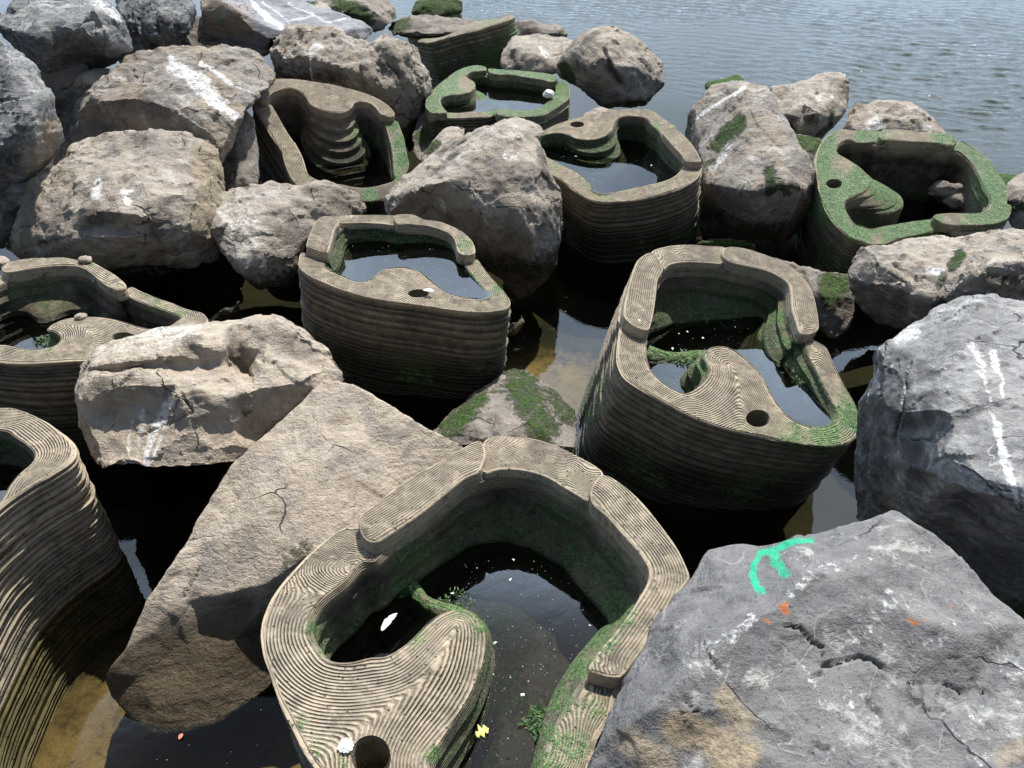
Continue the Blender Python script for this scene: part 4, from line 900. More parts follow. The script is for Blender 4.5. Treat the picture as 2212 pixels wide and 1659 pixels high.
boulder('tan boulder with long white streaks across its sloping top', 'A', WARM,
    [(545,580,15.5),(570,540,15.55),(720,460,15.8),(820,360,15.95),(1050,310,16.0),(1290,280,16.05),(1330,290,16.0),(1450,265,16.1),(1560,280,16.15),(1690,350,16.1),(1760,430,16.0),(1775,520,15.85),(1650,610,15.6),(1560,720,15.35),(1500,860,15.2),(1430,1060,15.1),(1300,1020,15.0),(800,1020,15.25),(420,960,15.45),(405,900,15.5),(430,800,15.5),(480,700,15.5),(530,620,15.48)],
    [[(545,580,15.5),(600,625,15.42),(680,645,15.36),(800,620,15.35),(950,640,15.26),(1080,690,15.16),(1250,720,15.04),(1340,800,14.94),(1390,900,14.9),(1430,1060,15.1)],[(545,580,15.5),(760,520,15.66),(900,460,15.76),(1090,370,15.9),(1290,280,16.05)],[(900,500,15.6),(1090,420,15.72)],[(800,800,15.36)],[(1100,850,15.2)],[(1390,900,14.9),(1480,790,15.12),(1560,720,15.35)],[(1300,560,15.45)],[(1550,520,15.7)]],
    .016, 1.0, [('w',34,[(1095,385),(1180,440),(1330,520)],1.0),('w',30,[(1080,440),(1180,480),(1260,560)],1),('w',48,[(1230,530),(1330,600),(1420,680)],1.1),('w',30,[(1420,680),(1510,750)],1),('w',26,[(1280,395),(1390,450),(1470,530)],.95),('w',14,[(1470,530),(1600,600)],.7),('w',14,[(1330,520),(1400,580)],.7),('w',20,[(730,490),(800,480)],.7),('d',90,[(680,680),(900,640),(1050,700)],.55),('d',70,[(600,800),(700,830)],.4),('c',16,[(610,560),(800,520),(960,430)],.8),('c',14,[(1330,690),(1400,740)],1),('w',8,[(640,700),(690,830)],.6),('w',8,[(700,680),(750,800)],.5)], 6, ((.5,.8,.4), .007))
boulder('broad tan boulder standing behind the scalloped tide pool, bird-streaked face', 'F', TAN,
    [(580,110,17.1),(590,75,17.2),(640,58,17.25),(700,62,17.25),(760,76,17.15),(800,92,17.05),(830,70,17.15),(850,80,17.1),(880,85,17.1),(915,100,17.1),(930,150,17.05),(932,190,17.0),(920,240,16.98),(905,300,16.98),(890,335,17.0),(860,310,16.95),(800,270,16.95),(700,250,16.98),(600,210,17.0),(582,170,17.05)],
    [[(580,125,17.05),(620,140,16.9),(660,132,16.85),(720,140,16.8),(770,150,16.74),(810,165,16.72),(850,200,16.74),(880,260,16.82)],[(830,95,16.95),(810,165,16.72)],[(880,85,17.1),(890,150,16.9),(920,200,16.95)],[(640,170,16.93)],[(730,190,16.9)],[(800,220,16.85)],[(700,95,17.02)],[(760,110,16.95)]],
    .020, 1.3, [('w',10,[(672,112),(690,98)],1),('w',5,[(673,115),(670,150),(676,175)],.95),('w',22,[(740,90),(800,110)],.5),('d',26,[(610,160),(660,160)],.9),('d',16,[(690,165),(720,170)],.8),('d',12,[(830,140),(860,160)],.8),('c',8,[(850,130),(870,190),(900,240)]),('c',6,[(770,120),(790,200)],.8),('c',8,[(880,90),(905,140)],1),('g',22,[(900,270),(895,325)],.8),('g',16,[(925,215),(915,250)],.7)], 7, ((.6,.2,.5), .010))
boulder('large flat-topped tan boulder at left with a chipped front edge and white splashes', 'A', TAN,
    [(430,970,14.85),(450,930,14.9),(600,880,14.92),(720,840,14.95),(870,800,14.98),(960,820,14.96),(1080,840,14.95),(1250,850,14.95),(1380,910,14.95),(1400,1010,14.9),(1430,1130,14.78),(1435,1250,14.65),(1410,1400,14.5),(1415,1560,14.4),(1400,1660,14.35),(1200,1710,14.2),(900,1700,14.14),(600,1700,14.2),(200,1700,14.35),(60,1665,14.45),(20,1600,14.5),(80,1480,14.5),(150,1280,14.5),(200,1150,14.55),(320,1080,14.65),(400,1010,14.75)],
    [[(1250,850,14.95),(1210,970,14.76),(1185,1150,14.42),(1140,1300,14.1),(1165,1460,14.08),(1190,1690,14.2)],[(320,1080,14.65),(330,1250,14.45),(300,1430,14.28),(450,1450,14.16),(560,1380,14.12),(700,1335,14.08),(900,1325,14.04),(1050,1315,14.05),(1140,1300,14.1)],[(560,1380,14.12),(580,1450,14.16),(700,1465,14.12),(850,1470,14.1),(1000,1440,14.1),(1130,1400,14.1)],[(220,1510,14.28),(450,1510,14.12),(700,1530,14.02),(900,1545,13.98),(1060,1560,14.02)],[(300,1430,14.28),(220,1510,14.28)],[(150,1400,14.42)],[(1300,1300,14.35)],[(1300,1050,14.75)]],
    .013, .9, [('o',110,[(850,920)],.9),('d',70,[(760,930),(900,890),(960,900)],.55),('w',34,[(640,1170),(610,1250)],.95),('w',36,[(790,1220),(810,1280)],1.05),('w',26,[(830,1210),(790,1240)],.8),('w',50,[(480,1330),(520,1400)],.45),('d',80,[(600,1390),(680,1390)],.8),('d',80,[(1050,1360),(1000,1480)],.6),('t',90,[(220,1180),(170,1400),(100,1600)],.6),('t',120,[(1330,1000),(1340,1250),(1280,1500)],.9),('c',14,[(430,980),(350,1120),(300,1290)],.6),('g',30,[(40,1600),(60,1500)],.6),('c',12,[(250,1560),(500,1500),(750,1560)],.6)], 8)
boulder('rounded tan boulder with a whitish patch, left of the brimming tide pool', 'F', TAN,
    [(425,460,14.5),(432,440,14.6),(470,420,14.68),(520,400,14.72),(580,392,14.75),(650,398,14.72),(700,395,14.74),(750,392,14.75),(780,400,14.72),(797,430,14.65),(800,462,14.58),(740,475,14.5),(690,485,14.42),(660,520,14.3),(640,560,14.22),(640,602,14.15),(560,627,14.05),(520,592,14.1),(490,550,14.18),(450,500,14.35)],
    [[(436,446,14.52),(475,468,14.36),(515,520,14.18),(560,592,14.03)],[(600,450,14.42)],[(640,430,14.52),(700,445,14.48)],[(600,520,14.22)],[(500,470,14.36)],[(560,420,14.58)]],
    .013, .9, [('w',60,[(500,470),(530,500),(520,560)],.62),('w',22,[(470,440),(560,450)],.45),('d',30,[(700,430),(770,450)],.5),('d',40,[(600,470),(650,500)],.45),('g',24,[(640,560),(625,590)],.5),('d',14,[(660,410),(680,420)],.7)], 9)
boulder('angular grey-tan boulder with a bright flat left facet in the middle', 'F', TAN,
    [(825,455,14.5),(830,430,14.62),(870,385,14.78),(930,335,14.97),(1000,285,15.08),(1040,262,15.1),(1085,249,15.05),(1120,252,15.08),(1165,265,15.1),(1176,285,15.02),(1155,300,14.9),(1176,338,14.72),(1182,365,14.62),(1210,406,14.62),(1222,450,14.52),(1230,541,14.45),(1226,572,14.4),(1190,622,14.33),(1120,647,14.38),(1090,605,14.45),(1040,572,14.5),(980,503,14.55),(900,477,14.56),(850,467,14.54)],
    [[(1085,249,15.05),(1055,305,14.74),(1045,325,14.64),(965,390,14.44),(920,402,14.46),(825,455,14.5)],[(1045,325,14.64),(1090,350,14.58),(1130,382,14.44),(1182,365,14.62)],[(965,390,14.44),(1055,452,14.3),(1095,425,14.3),(1130,382,14.44)],[(1095,425,14.3),(1150,512,14.3),(1190,622,14.33)],[(1045,325,14.64),(1060,370,14.5),(1090,400,14.38)],[(1120,290,14.82)],[(1055,452,14.3),(1080,560,14.42)],[(920,402,14.46),(935,450,14.54)]],
    .012, .7, [('w',30,[(1070,265),(1130,300)],.4),('w',14,[(1090,340),(1110,350)],.7),('w',7,[(950,430),(960,460)],.7),('d',30,[(1080,390),(1110,370)],.6),('w',30,[(1140,410),(1170,400)],.45),('w',6,[(1150,430),(1200,520)],.6),('d',9,[(950,330),(1000,300)],.7),('d',9,[(930,375),(990,330)],.6),('c',5,[(920,380),(1010,315)],.6),('c',5,[(960,340),(1020,290)],.6),('d',16,[(1170,330),(1180,380)],.7),('g',14,[(1190,590),(1215,580)],.6)], 10, ((.75,.25,.55), .006))
boulder('skull-like pale boulder with hollows and white droppings running down its front', 'D', PALE,
    [(410,940,12.45),(460,870,12.52),(455,780,12.6),(470,700,12.68),(465,640,12.72),(510,590,12.75),(700,560,12.76),(900,500,12.8),(1050,450,12.82),(1300,420,12.84),(1500,395,12.85),(1790,370,12.85),(1900,420,12.8),(2000,470,12.78),(2070,550,12.74),(2130,640,12.68),(2200,740,12.62),(2210,800,12.58),(2110,860,12.55),(2000,920,12.54),(1870,1040,12.5),(1700,1160,12.45),(1620,1285,12.30),(1550,1325,12.26),(1200,1355,12.19),(950,1355,12.19),(800,1335,12.21),(640,1360,12.25),(600,1325,12.28),(520,1215,12.33),(470,1120,12.43),(450,1040,12.44)],
    [[(470,700,12.68),(600,690,12.6),(760,690,12.57),(1000,655,12.56),(1120,640,12.58),(1180,570,12.64),(1260,510,12.68)],[(600,740,12.62),(780,730,12.61),(1100,690,12.6)],[(430,900,12.48),(520,850,12.47),(620,790,12.46),(750,775,12.45),(880,770,12.45),(1030,760,12.45),(1140,850,12.44)],[(560,1000,12.45),(700,1000,12.47),(900,930,12.46),(1040,880,12.44)],[(1220,900,12.38),(1450,890,12.42),(1620,860,12.46),(1900,770,12.52),(2110,860,12.55)],[(1370,560,12.62),(1440,700,12.6),(1620,860,12.46)],[(1500,650,12.68),(1550,740,12.68)],[(1700,560,12.70),(1900,560,12.68),(2050,640,12.66)],[(1200,1100,12.33)],[(1500,1120,12.37)],[(800,1150,12.36)],[(1650,450,12.78),(1900,480,12.76)]],
    .0095, .75, [('o',130,[(1520,660)],.8),('o',110,[(1760,560),(1900,600)],.5),('o',60,[(1320,690)],.35),('c',24,[(1500,640),(1590,760)],.8),('w',90,[(520,620),(800,580),(1150,520)],.55),('w',50,[(850,520),(1250,470)],.7),('w',34,[(900,960),(910,1060),(870,1200)],.75),('w',42,[(1080,930),(1020,1020),(980,1120),(930,1230),(930,1340)],1.0),('w',18,[(1060,1020),(1000,1230),(950,1340)],.9),('w',14,[(840,1050),(800,1250)],.8),('r',26,[(1090,905)],.55),('d',70,[(840,820),(950,830)],.45),('d',40,[(680,820),(700,920)],.4),('w',40,[(560,960),(760,900)],.4),('d',90,[(1580,960),(1620,1060)],.45),('g',50,[(1580,980),(1600,1060)],.38),('d',60,[(1230,540),(1200,640)],.5),('d',60,[(1500,560),(1580,680)],.45),('d',70,[(1850,520),(2000,640)],.5),('c',14,[(1130,850),(1230,1000),(880,1150)],.5),('d',50,[(1180,850),(1300,900)],.5)], 11)
boulder('long tan slab sloping down to the water between two tide pools', 'F', PALE,
    [(690,832,12.53),(700,822,12.55),(760,830,12.52),(830,865,12.44),(900,910,12.38),(960,940,12.33),(1000,960,12.31),(1015,985,12.28),(900,1100,12.10),(780,1185,11.875),(690,1230,11.80),(640,1280,11.786),(600,1345,11.77),(590,1482,11.595),(560,1505,11.554),(480,1562,11.46),(400,1587,11.42),(330,1592,11.42),(290,1562,11.46),(240,1502,11.523),(228,1470,11.545),(240,1440,11.56),(270,1400,11.605),(310,1300,11.73),(370,1220,11.834),(420,1130,11.983),(500,1010,12.18),(560,950,12.28),(620,895,12.39),(650,870,12.44)],
    [[(900,1085,12.12),(780,1130,11.97),(720,1175,11.87),(663,1199,11.83),(575,1262,11.762),(541,1272,11.757),(474,1285,11.75),(406,1300,11.746),(360,1335,11.70),(330,1365,11.657),(325,1400,11.625),(305,1462,11.56),(250,1452,11.554),(228,1470,11.545)],
     [(640,1280,11.786),(560,1320,11.747),(480,1345,11.733),(420,1370,11.685),(360,1400,11.64),(325,1400,11.625)],[(500,1392,11.665),(430,1425,11.62),(360,1450,11.59),(305,1462,11.56)],[(460,1490,11.535),(400,1510,11.508),(330,1520,11.495)],[(700,1000,12.153)],[(550,1130,11.947)],[(800,950,12.29)],[(640,870,12.44),(700,930,12.29)],[(340,1300,11.735),(420,1180,11.90),(500,1060,12.106)]],
    .0090, .32, [('d',46,[(690,890),(730,890)],.22),('g',26,[(620,1215),(660,1190)],.5),('d',14,[(740,990),(760,1050)],.3),('c',4,[(395,1290),(430,1230)],.6),('d',60,[(530,1330),(580,1400)],.7),('t',90,[(420,1440),(480,1400),(360,1510)],.9),('d',70,[(560,1420),(520,1480)],.9),('d',60,[(250,1500),(330,1550),(470,1520)],.6),('d',50,[(430,1470),(560,1400)],.5)], 12)
boulder('low mossy rock lapped by water between three tide pools', 'E', MOSSY,
    [(560,1160,.15),(640,1100,.12),(830,930,.10),(960,830,.10),(1040,740,.10),(1160,710,.10),(1280,750,.10),(1400,870,.09),(1530,990,.09),(1530,1110,.12),(1510,1260,.18),(1400,1250,.22),(1000,1230,.24),(700,1200,.22)],
    [[(830,960,.22),(900,900,.24),(1050,800,.20),(1160,740,.16),(1280,780,.16),(1400,900,.16),(1500,1010,.15)],[(830,960,.22),(810,1100,.28)],[(1150,1000,.30)],[(1250,1100,.28)]],
    .011, .7, [('g',150,[(1180,840),(1250,960),(1300,1100)],.75),('g',110,[(1380,900),(1470,1000)],.65),('g',70,[(1100,740),(1250,770)],.7),('g',110,[(700,1080),(800,1010),(880,920)],.8),('g',60,[(1100,1180),(1300,1200)],.5),('g',50,[(960,880),(1050,820)],.4)], 13)
boulder('large dark grey boulder in the bottom right corner, sprayed with a green looped mark', 'J', GRAN,
    [(32,500,.70),(100,430,.71),(200,280,.72),(430,235,.76),(520,245,.79),(700,200,.85),(760,165,.86),(900,160,.88),(1100,100,.92),(1380,25,.95),(1510,120,.95),(1630,180,.94),(1820,350,.93),(2000,560,.93),(2200,740,.94),(2420,900,.95),(2500,1200,.93),(2500,1900,.90),(1500,1950,.845),(500,1950,.81),(-300,1950,.70),(-620,1800,.66),(-568,1660,.70),(-500,1500,.73),(-448,1340,.74),(-318,1050,.74),(-208,880,.72),(-128,700,.70)],
    [[(1510,120,.95),(1320,250,.965),(1100,330,.97),(900,400,.97),(760,490,.965),(700,560,.96),(600,650,.95),(480,700,.945),(300,820,.93),(170,980,.91),(0,1110,.89),(-200,1300,.86),(-500,1500,.73)],
     [(700,740,.935),(800,760,.925),(900,870,.90),(960,960,.885),(1150,930,.885),(1300,1000,.885),(1480,1100,.88),(1700,1080,.89),(1830,1190,.87)],[(1300,600,.96)],[(1800,800,.955)],[(900,1300,.868)],[(400,1300,.866)],[(1500,1400,.875)],[(2000,1300,.90)],[(300,560,.86)],[(0,800,.84)],[(1000,280,.94)]],
    .0075, .42, [('p',28,[(520,515),(480,440),(485,360),(530,285),(610,265),(690,225),(760,205),(845,195)],1.1),('p',46,[(600,270),(630,340),(685,415)],1.0),('p',20,[(490,500),(540,520)],1),
      ('r',55,[(680,620),(690,670)],.75),('r',40,[(560,720),(600,720)],.62),('r',30,[(1340,710),(1450,730),(1560,740),(1640,690)],.6),('r',24,[(1740,630),(1860,610)],.55),('r',22,[(1160,300),(1240,260),(1310,265)],.55),('r',28,[(1060,440)],.5),('r',30,[(130,1030),(170,1080)],.6),('r',24,[(1960,690)],.55),('r',26,[(1340,730),(1300,700)],.5),('r',24,[(1980,1320)],.5),('r',20,[(470,800)],.5),
      ('w',68,[(480,700),(330,830),(220,900)],0.55),('w',61,[(700,560),(850,430),(1000,370)],0.46),('w',57,[(1010,380),(1200,300),(1400,270)],0.39),('w',102,[(1380,560),(1250,690),(1160,830)],0.46),('w',119,[(1150,640),(1330,880)],0.37),('w',102,[(1700,400),(1500,620)],0.32),('w',102,[(1750,760),(1400,1000)],0.33),('w',85,[(2000,920),(2200,1040)],0.46),('w',44,[(790,1010),(850,1100),(950,1280)],0.46),('w',27,[(570,1500),(800,1500)],0.55),('w',68,[(1850,1210),(1950,1350),(1980,1450)],0.41),('w',102,[(100,1020),(250,1040)],0.46),('w',102,[(1000,1200),(1120,1220),(1200,1330)],0.41),('w',85,[(1100,1450),(1000,1560)],0.37),('w',102,[(1850,1480),(1950,1600)],0.41),
      ('t',130,[(0,1400),(250,1500),(450,1560),(300,1650)],1.1),('t',90,[(300,1200),(420,1380)],.8),('t',120,[(-300,1500),(-100,1650)],.9),('t',80,[(2080,1600),(2180,1550)],.6),
      ('c',16,[(690,745),(790,765),(850,850),(920,890)],1.0),('c',24,[(930,1010),(1050,985),(1150,955),(1240,980),(1310,1030)],1.1),('c',9,[(1310,1030),(1400,1080),(1480,1120)],.7),('c',12,[(1480,1125),(1620,1100),(1730,1130),(1830,1190)],.9),('c',10,[(1540,1300),(1740,1290)],.9),('c',12,[(1860,1250),(2000,1430)],.7),('c',10,[(870,1510),(930,1540),(980,1530)],.9),('c',9,[(20,1180),(70,1240),(110,1300),(170,1310)],.9),('c',10,[(170,860),(210,950),(270,1030)],.9),('c',8,[(845,1085),(930,1055)],.9),('c',6,[(920,890),(920,960),(950,1010)],.7),('c',8,[(1200,1250),(1290,1330)],.7),('d',30,[(1210,1240),(1290,1330)],.6),('d',40,[(0,1440),(90,1420)],.5),('o',100,[(150,1000)],.18),('c',7,[(2150,940),(2212,950)],.8),('c',6,[(1880,1180),(2100,1100)],.5)], 14)
boulder('pale grey boulder at the right edge with a smooth streaked face and dark craggy side', 'G', GREY,
    [(1115,1500,12.22),(1120,1340,12.27),(1150,1180,12.32),(1150,1030,12.35),(1160,930,12.38),(1250,770,12.44),(1240,650,12.5),(1260,560,12.48),(1300,500,12.53),(1400,460,12.57),(1580,400,12.62),(1620,350,12.65),(1750,290,12.68),(1900,250,12.68),(2080,220,12.66),(2300,230,12.6),(2500,300,12.5),(2600,900,12.1),(2600,1500,11.75),(2550,2200,11.7),(2300,2450,11.8),(2000,2280,11.9),(1700,2080,12.0),(1400,1840,12.08),(1130,1690,12.2)],
    [[(2080,220,12.66),(1910,310,12.5),(1750,450,12.40),(1560,600,12.28),(1490,670,12.22),(1690,730,12.12),(1700,850,12.04),(1735,980,11.95),(1755,1060,11.92),(1735,1250,11.80),(1760,1420,11.71),(1950,1500,11.64),(2212,1560,11.58),(2480,1620,11.6)],
     [(1250,770,12.44),(1330,720,12.33),(1400,760,12.27),(1490,670,12.22)],[(1300,560,12.45),(1460,600,12.36),(1560,600,12.28)],[(1330,720,12.30),(1300,900,12.2),(1330,1080,12.14),(1370,1290,12.08),(1400,1500,12.04)],[(1460,720,12.22),(1440,950,12.08),(1550,1100,12.02),(1735,980,11.95)],[(1490,1190,12.0),(1560,1180,11.98),(1735,1250,11.80)],[(1490,1190,12.0),(1500,1350,11.95),(1640,1550,11.86)],[(1760,1420,11.71),(1800,1560,11.82)],[(1200,1200,12.22)],[(1580,800,12.13)],[(2000,600,12.23)],[(2212,900,11.98)],[(1600,450,12.5)]],
    .0085, .7, [('d',170,[(1280,620),(1230,900),(1200,1200),(1230,1480)],.75),('d',130,[(1400,680),(1400,950),(1480,1150),(1560,1400)],.7),('d',70,[(1600,760),(1600,980),(1660,1180)],.7),('w',12,[(1290,560),(1270,760),(1200,980)],.6),('w',14,[(1480,690),(1440,820),(1420,1060),(1390,1280)],.6),('w',10,[(1330,600),(1400,800)],.5),('w',10,[(1250,1100),(1330,1300)],.45),('w',12,[(1560,1180),(1640,1160),(1740,1080)],.6),('w',45,[(1880,580),(1930,640),(1940,740)],.8),('w',22,[(1940,760),(1990,900),(2030,1050)],.72),('w',42,[(2040,1080),(2080,1250),(2130,1420)],.95),('w',34,[(2130,1420),(2170,1560)],.9),('w',34,[(2010,620),(2040,740)],.95),('w',20,[(2040,740),(2080,810),(2060,850),(2070,910)],.95),('w',70,[(1400,520),(1500,480)],.75),('w',22,[(1330,520),(1320,620)],.45),('d',60,[(1560,700),(1580,760),(1540,900)],.6),('d',80,[(1620,900),(1650,1080)],.6),('d',60,[(1400,800),(1350,900)],.6),('w',40,[(1690,720),(1680,820)],.4),('d',60,[(1250,1050),(1220,1250)],.5),('r',14,[(1740,1340),(1740,1440)],.62),('c',16,[(1490,670),(1450,780),(1430,980),(1380,1180)],.8),('c',14,[(1330,560),(1300,720),(1290,900)],.6),('c',14,[(1490,1180),(1640,1170),(1750,1080)],.7),('t',90,[(1200,1480),(1350,1550)],.45),('c',10,[(1800,1340),(1950,1440),(2150,1600)],.6),('d',70,[(1800,1560),(2000,1700)],.6)], 15, ((.5,-.35,.8), .006))
boulder('tan boulder at the right edge, just below the green tide pool', 'F', TAN,
    [(1830,581,13.70),(1837,559,13.74),(1859,532,13.80),(1921,527.5,13.82),(1972,516,13.84),(2025,516,13.84),(2054,523,13.80),(2087,516,13.80),(2138,499,13.82),(2212,500,13.8),(2280,506,13.75),(2300,640,13.2),(2212,650,13.15),(2150,652,13.18),(2060,675,13.28),(1990,705,13.45),(1950,704,13.52),(1900,692,13.60),(1860,662,13.66),(1838,622,13.69)],
    [[(1859,532,13.80),(1872,556,13.66),(1902,592,13.52),(1951,612,13.42),(1985,638,13.33),(2005,664,13.3),(1990,705,13.45)],[(2050,580,13.46),(2030,620,13.36)],[(2087,516,13.80),(2120,540,13.55),(2090,600,13.32),(2060,640,13.26)],[(2212,572,13.2),(2150,585,13.16),(2090,605,13.24)],[(2212,600,13.16),(2120,630,13.16)],[(1960,560,13.62)]],
    .013, 1.0, [('w',12,[(2010,585),(2035,592)],1.1),('w',16,[(2090,555),(2110,575)],.4),('g',18,[(2075,555),(2060,580)],.85),('g',16,[(2040,600),(2030,620)],.6),('g',12,[(2020,650),(2040,650)],.6),('w',20,[(2110,575),(2212,565)],.5),('d',12,[(2130,600),(2200,605)],.8),('c',5,[(1930,575),(1990,610)],.9),('c',4,[(1920,590),(1960,615)],.7)], 16, ((.2,.6,.8), .008))
boulder('big brown boulder with green algae patches, between the pale pool and the green one', 'C', WARM,
    [(50,850,16.2),(80,700,16.3),(110,600,16.3),(160,560,16.3),(300,530,16.25),(430,522,16.15),(570,540,16.0),(620,600,15.85),(650,720,15.62),(700,780,15.5),(760,900,15.3),(830,980,15.18),(885,1080,15.1),(875,1200,15.08),(862,1330,15.1),(820,1430,15.1),(700,1560,14.98),(500,1570,14.98),(150,1560,15.2),(130,1400,15.4),(110,1200,15.6),(60,1000,16.05)],
    [[(430,522,16.15),(435,650,15.66),(490,790,15.4),(600,930,15.12),(700,1060,14.95),(860,1180,15.0)],[(110,1180,15.45),(180,1175,15.2),(350,1200,14.9),(480,1195,14.76),(600,1200,14.72),(720,1232,14.72),(800,1210,14.85),(875,1200,15.08)],[(110,640,16.25),(130,900,15.8),(180,1175,15.2)],[(400,900,15.35)],[(300,700,15.9)],[(640,830,15.35)],[(550,640,15.7)],[(450,1350,14.85)],[(700,1350,14.8)]],
    .015, .8, [('w',14,[(120,760),(260,660),(430,560)],1.05),('w',34,[(330,910),(290,1000),(220,1090)],.85),('g',60,[(400,780),(320,860),(260,930)],.85),('g',60,[(590,1090),(600,1200)],.72),('g',40,[(640,1160),(700,1230)],.6),('g',36,[(180,1050),(230,1030)],.6),('w',40,[(720,1040),(800,1080)],.4),('w',26,[(480,650),(540,680)],.4),('d',26,[(720,1180),(760,1190)],.9),('w',8,[(600,560),(640,660)],.5),('g',36,[(75,760),(60,900)],.6),('c',10,[(440,660),(500,800),(680,960)],.4)], 17, ((.7,-.4,.5), .008))
boulder('tan boulder with a dark hollow at the water edge, upper right', 'C', TAN,
    [(580,550,16.4),(700,545,16.5),(800,510,16.55),(900,465,16.62),(1030,460,16.6),(1090,530,16.5),(1105,600,16.42),(1090,690,16.3),(1060,750,16.25),(1000,810,16.2),(960,860,16.15),(900,935,16.1),(800,940,16.1),(740,910,16.1),(690,790,16.15),(640,730,16.2),(600,630,16.3)],
    [[(640,720,16.2),(740,760,16.02),(850,750,16.0),(980,710,16.05),(1090,690,16.3)],[(980,710,16.05),(1000,800,16.2)],[(850,620,16.25)],[(1000,560,16.4)],[(740,760,16.02),(800,850,16.0)]],
    .018, 1.0, [('w',26,[(900,630)],.9),('w',26,[(990,610)],.85),('w',16,[(890,730),(920,760)],.8),('w',20,[(720,555)],.7),('o',80,[(800,745)],1.2),('d',50,[(760,750),(850,750)],.9),('g',30,[(710,800),(750,900)],.75),('g',30,[(980,790),(900,870)],.65),('g',24,[(990,710),(985,770)],.6),('d',14,[(890,590)],.9)], 18)
boulder('low tan boulder behind the green tide pool, spattered white', 'C', TAN,
    [(1040,830,16.2),(1060,760,16.35),(1080,700,16.5),(1150,660,16.6),(1280,640,16.65),(1480,660,16.65),(1600,710,16.6),(1700,800,16.5),(1790,870,16.4),(1760,940,16.3),(1500,940,16.15),(1100,940,16.15)],
    [[(1060,800,16.2),(1250,780,16.2),(1500,800,16.25),(1700,880,16.3)]], .018, 1.0, [('w',44,[(1230,780),(1280,770),(1310,800),(1250,830)],.85),('w',20,[(1270,740),(1300,800)],.8),('w',26,[(1540,815),(1600,830)],.9),('d',34,[(1050,800),(1090,790)],.9),('c',10,[(1430,730),(1500,790)],1)], 19)
boulder('rounded tan boulder at the water edge, highest behind the pale pool', 'B', TAN,
    [(1380,470,17.75),(1400,400,17.75),(1460,330,17.75),(1530,250,17.78),(1640,170,17.8),(1750,155,17.82),(1850,190,17.82),(1950,260,17.8),(2020,330,17.75),(2090,400,17.7),(2112,470,17.62),(2085,560,17.52),(2005,640,17.45),(1970,695,17.42),(1850,695,17.38),(1720,690,17.4),(1600,610,17.5),(1500,545,17.58),(1420,505,17.68)],
    [[(1640,170,17.8),(1570,290,17.5),(1520,430,17.42),(1560,560,17.46)],[(1700,320,17.35),(1730,420,17.28),(1820,540,17.22),(1900,620,17.3)],[(1750,300,17.45),(1900,460,17.32)],[(1450,430,17.6)],[(2000,480,17.48)],[(1640,450,17.3)],[(1720,620,17.34)]],
    .020, .9, [('c',26,[(1700,320),(1740,430),(1830,560)],1.6),('d',36,[(1720,400),(1800,520)],.8),('w',18,[(1820,400),(1900,480),(1970,600)],.75),('w',50,[(1560,300),(1600,320)],.45),('g',50,[(1440,430),(1480,520)],.8),('g',36,[(1860,660),(1960,670)],.7),('d',26,[(1580,270),(1650,220)],.6),('d',60,[(1470,460),(1530,440)],.6),('g',30,[(2000,640),(2060,580)],.5)], 20)
boulder('small tan boulder with a white splash, beside the rounded one at the water', 'B', TAN,
    [(1030,430,18.05),(1040,340,18.15),(1060,270,18.35),(1100,240,18.45),(1200,220,18.5),(1330,215,18.5),(1500,250,18.4),(1560,300,18.3),(1500,410,18.0),(1400,470,17.9),(1200,465,17.95),(1080,460,18.0)],
    [[(1060,420,18.0),(1110,330,18.05),(1250,330,18.05),(1400,400,17.95)]], .022, 1.0, [('w',14,[(1290,290),(1310,320)],1),('w',9,[(1300,320),(1330,375)],1),('w',9,[(1320,310),(1345,350)],.9),('d',26,[(1120,380),(1150,430)],.8),('c',12,[(1100,330),(1140,420)],.8),('c',10,[(1370,350),(1430,345)],.9)], 21)
boulder('small dark rock at the water just right of the farthest tide pool', 'B', MOSSY,
    [(1120,200,20.2),(1135,140,20.3),(1240,115,20.35),(1320,150,20.3),(1420,150,20.3),(1470,200,20.2),(1478,245,20.0),(1300,245,19.95),(1130,245,20.0)], [[(1190,180,20.1),(1290,160,20.1),(1420,190,20.05)]], .03, 1.2, [('d',60,[(1180,190),(1230,180)],.9),('g',30,[(1430,210)],.7)], 22)
boulder('weedy dark rock out in the water, wavelets breaking against it', 'B', MOSSY,
    [(460,75,.03),(480,30,23.0),(520,-20,23.05),(700,-40,23.05),(790,-10,23.0),(808,45,22.95),(795,85,.03),(640,103,.03),(480,103,.03)], [[(560,20,22.85),(700,30,22.85)]], .035, 1.0, [('g',140,[(520,30),(700,10),(780,40)],.75),('w',40,[(520,80),(640,80),(780,70)],.5)], 23)
boulder('dark boulder draped in green weed at the top, left of the farthest tide pool', 'B', MOSSY,
    [(-180,0,19.6),(-100,-60,19.9),(200,-60,19.9),(300,-20,19.7),(370,60,19.5),(390,120,19.3),(290,175,19.1),(240,205,19.0),(150,140,19.1),(50,95,19.2),(-100,70,19.3)], [[(60,-10,19.4),(200,40,19.2),(260,120,19.1)],[(300,40,19.3)]], .028, 1.2, [('g',60,[(0,10),(120,60),(200,130)],.75),('d',60,[(50,60),(150,120)],.8),('g',24,[(360,90),(375,120)],.7)], 24)
boulder('low green-tinged rock behind the farthest tide pool', 'B', MOSSY,
    [(285,195,19.2),(350,140,19.4),(450,110,19.5),(560,95,19.6),(700,100,19.6),(800,120,19.5),(862,132,19.45),(840,220,19.2),(450,240,19.1),(330,245,19.1)], [[(440,150,19.3),(600,130,19.4)]], .028, 1.0, [('g',70,[(330,200),(420,140)],.7)], 25)
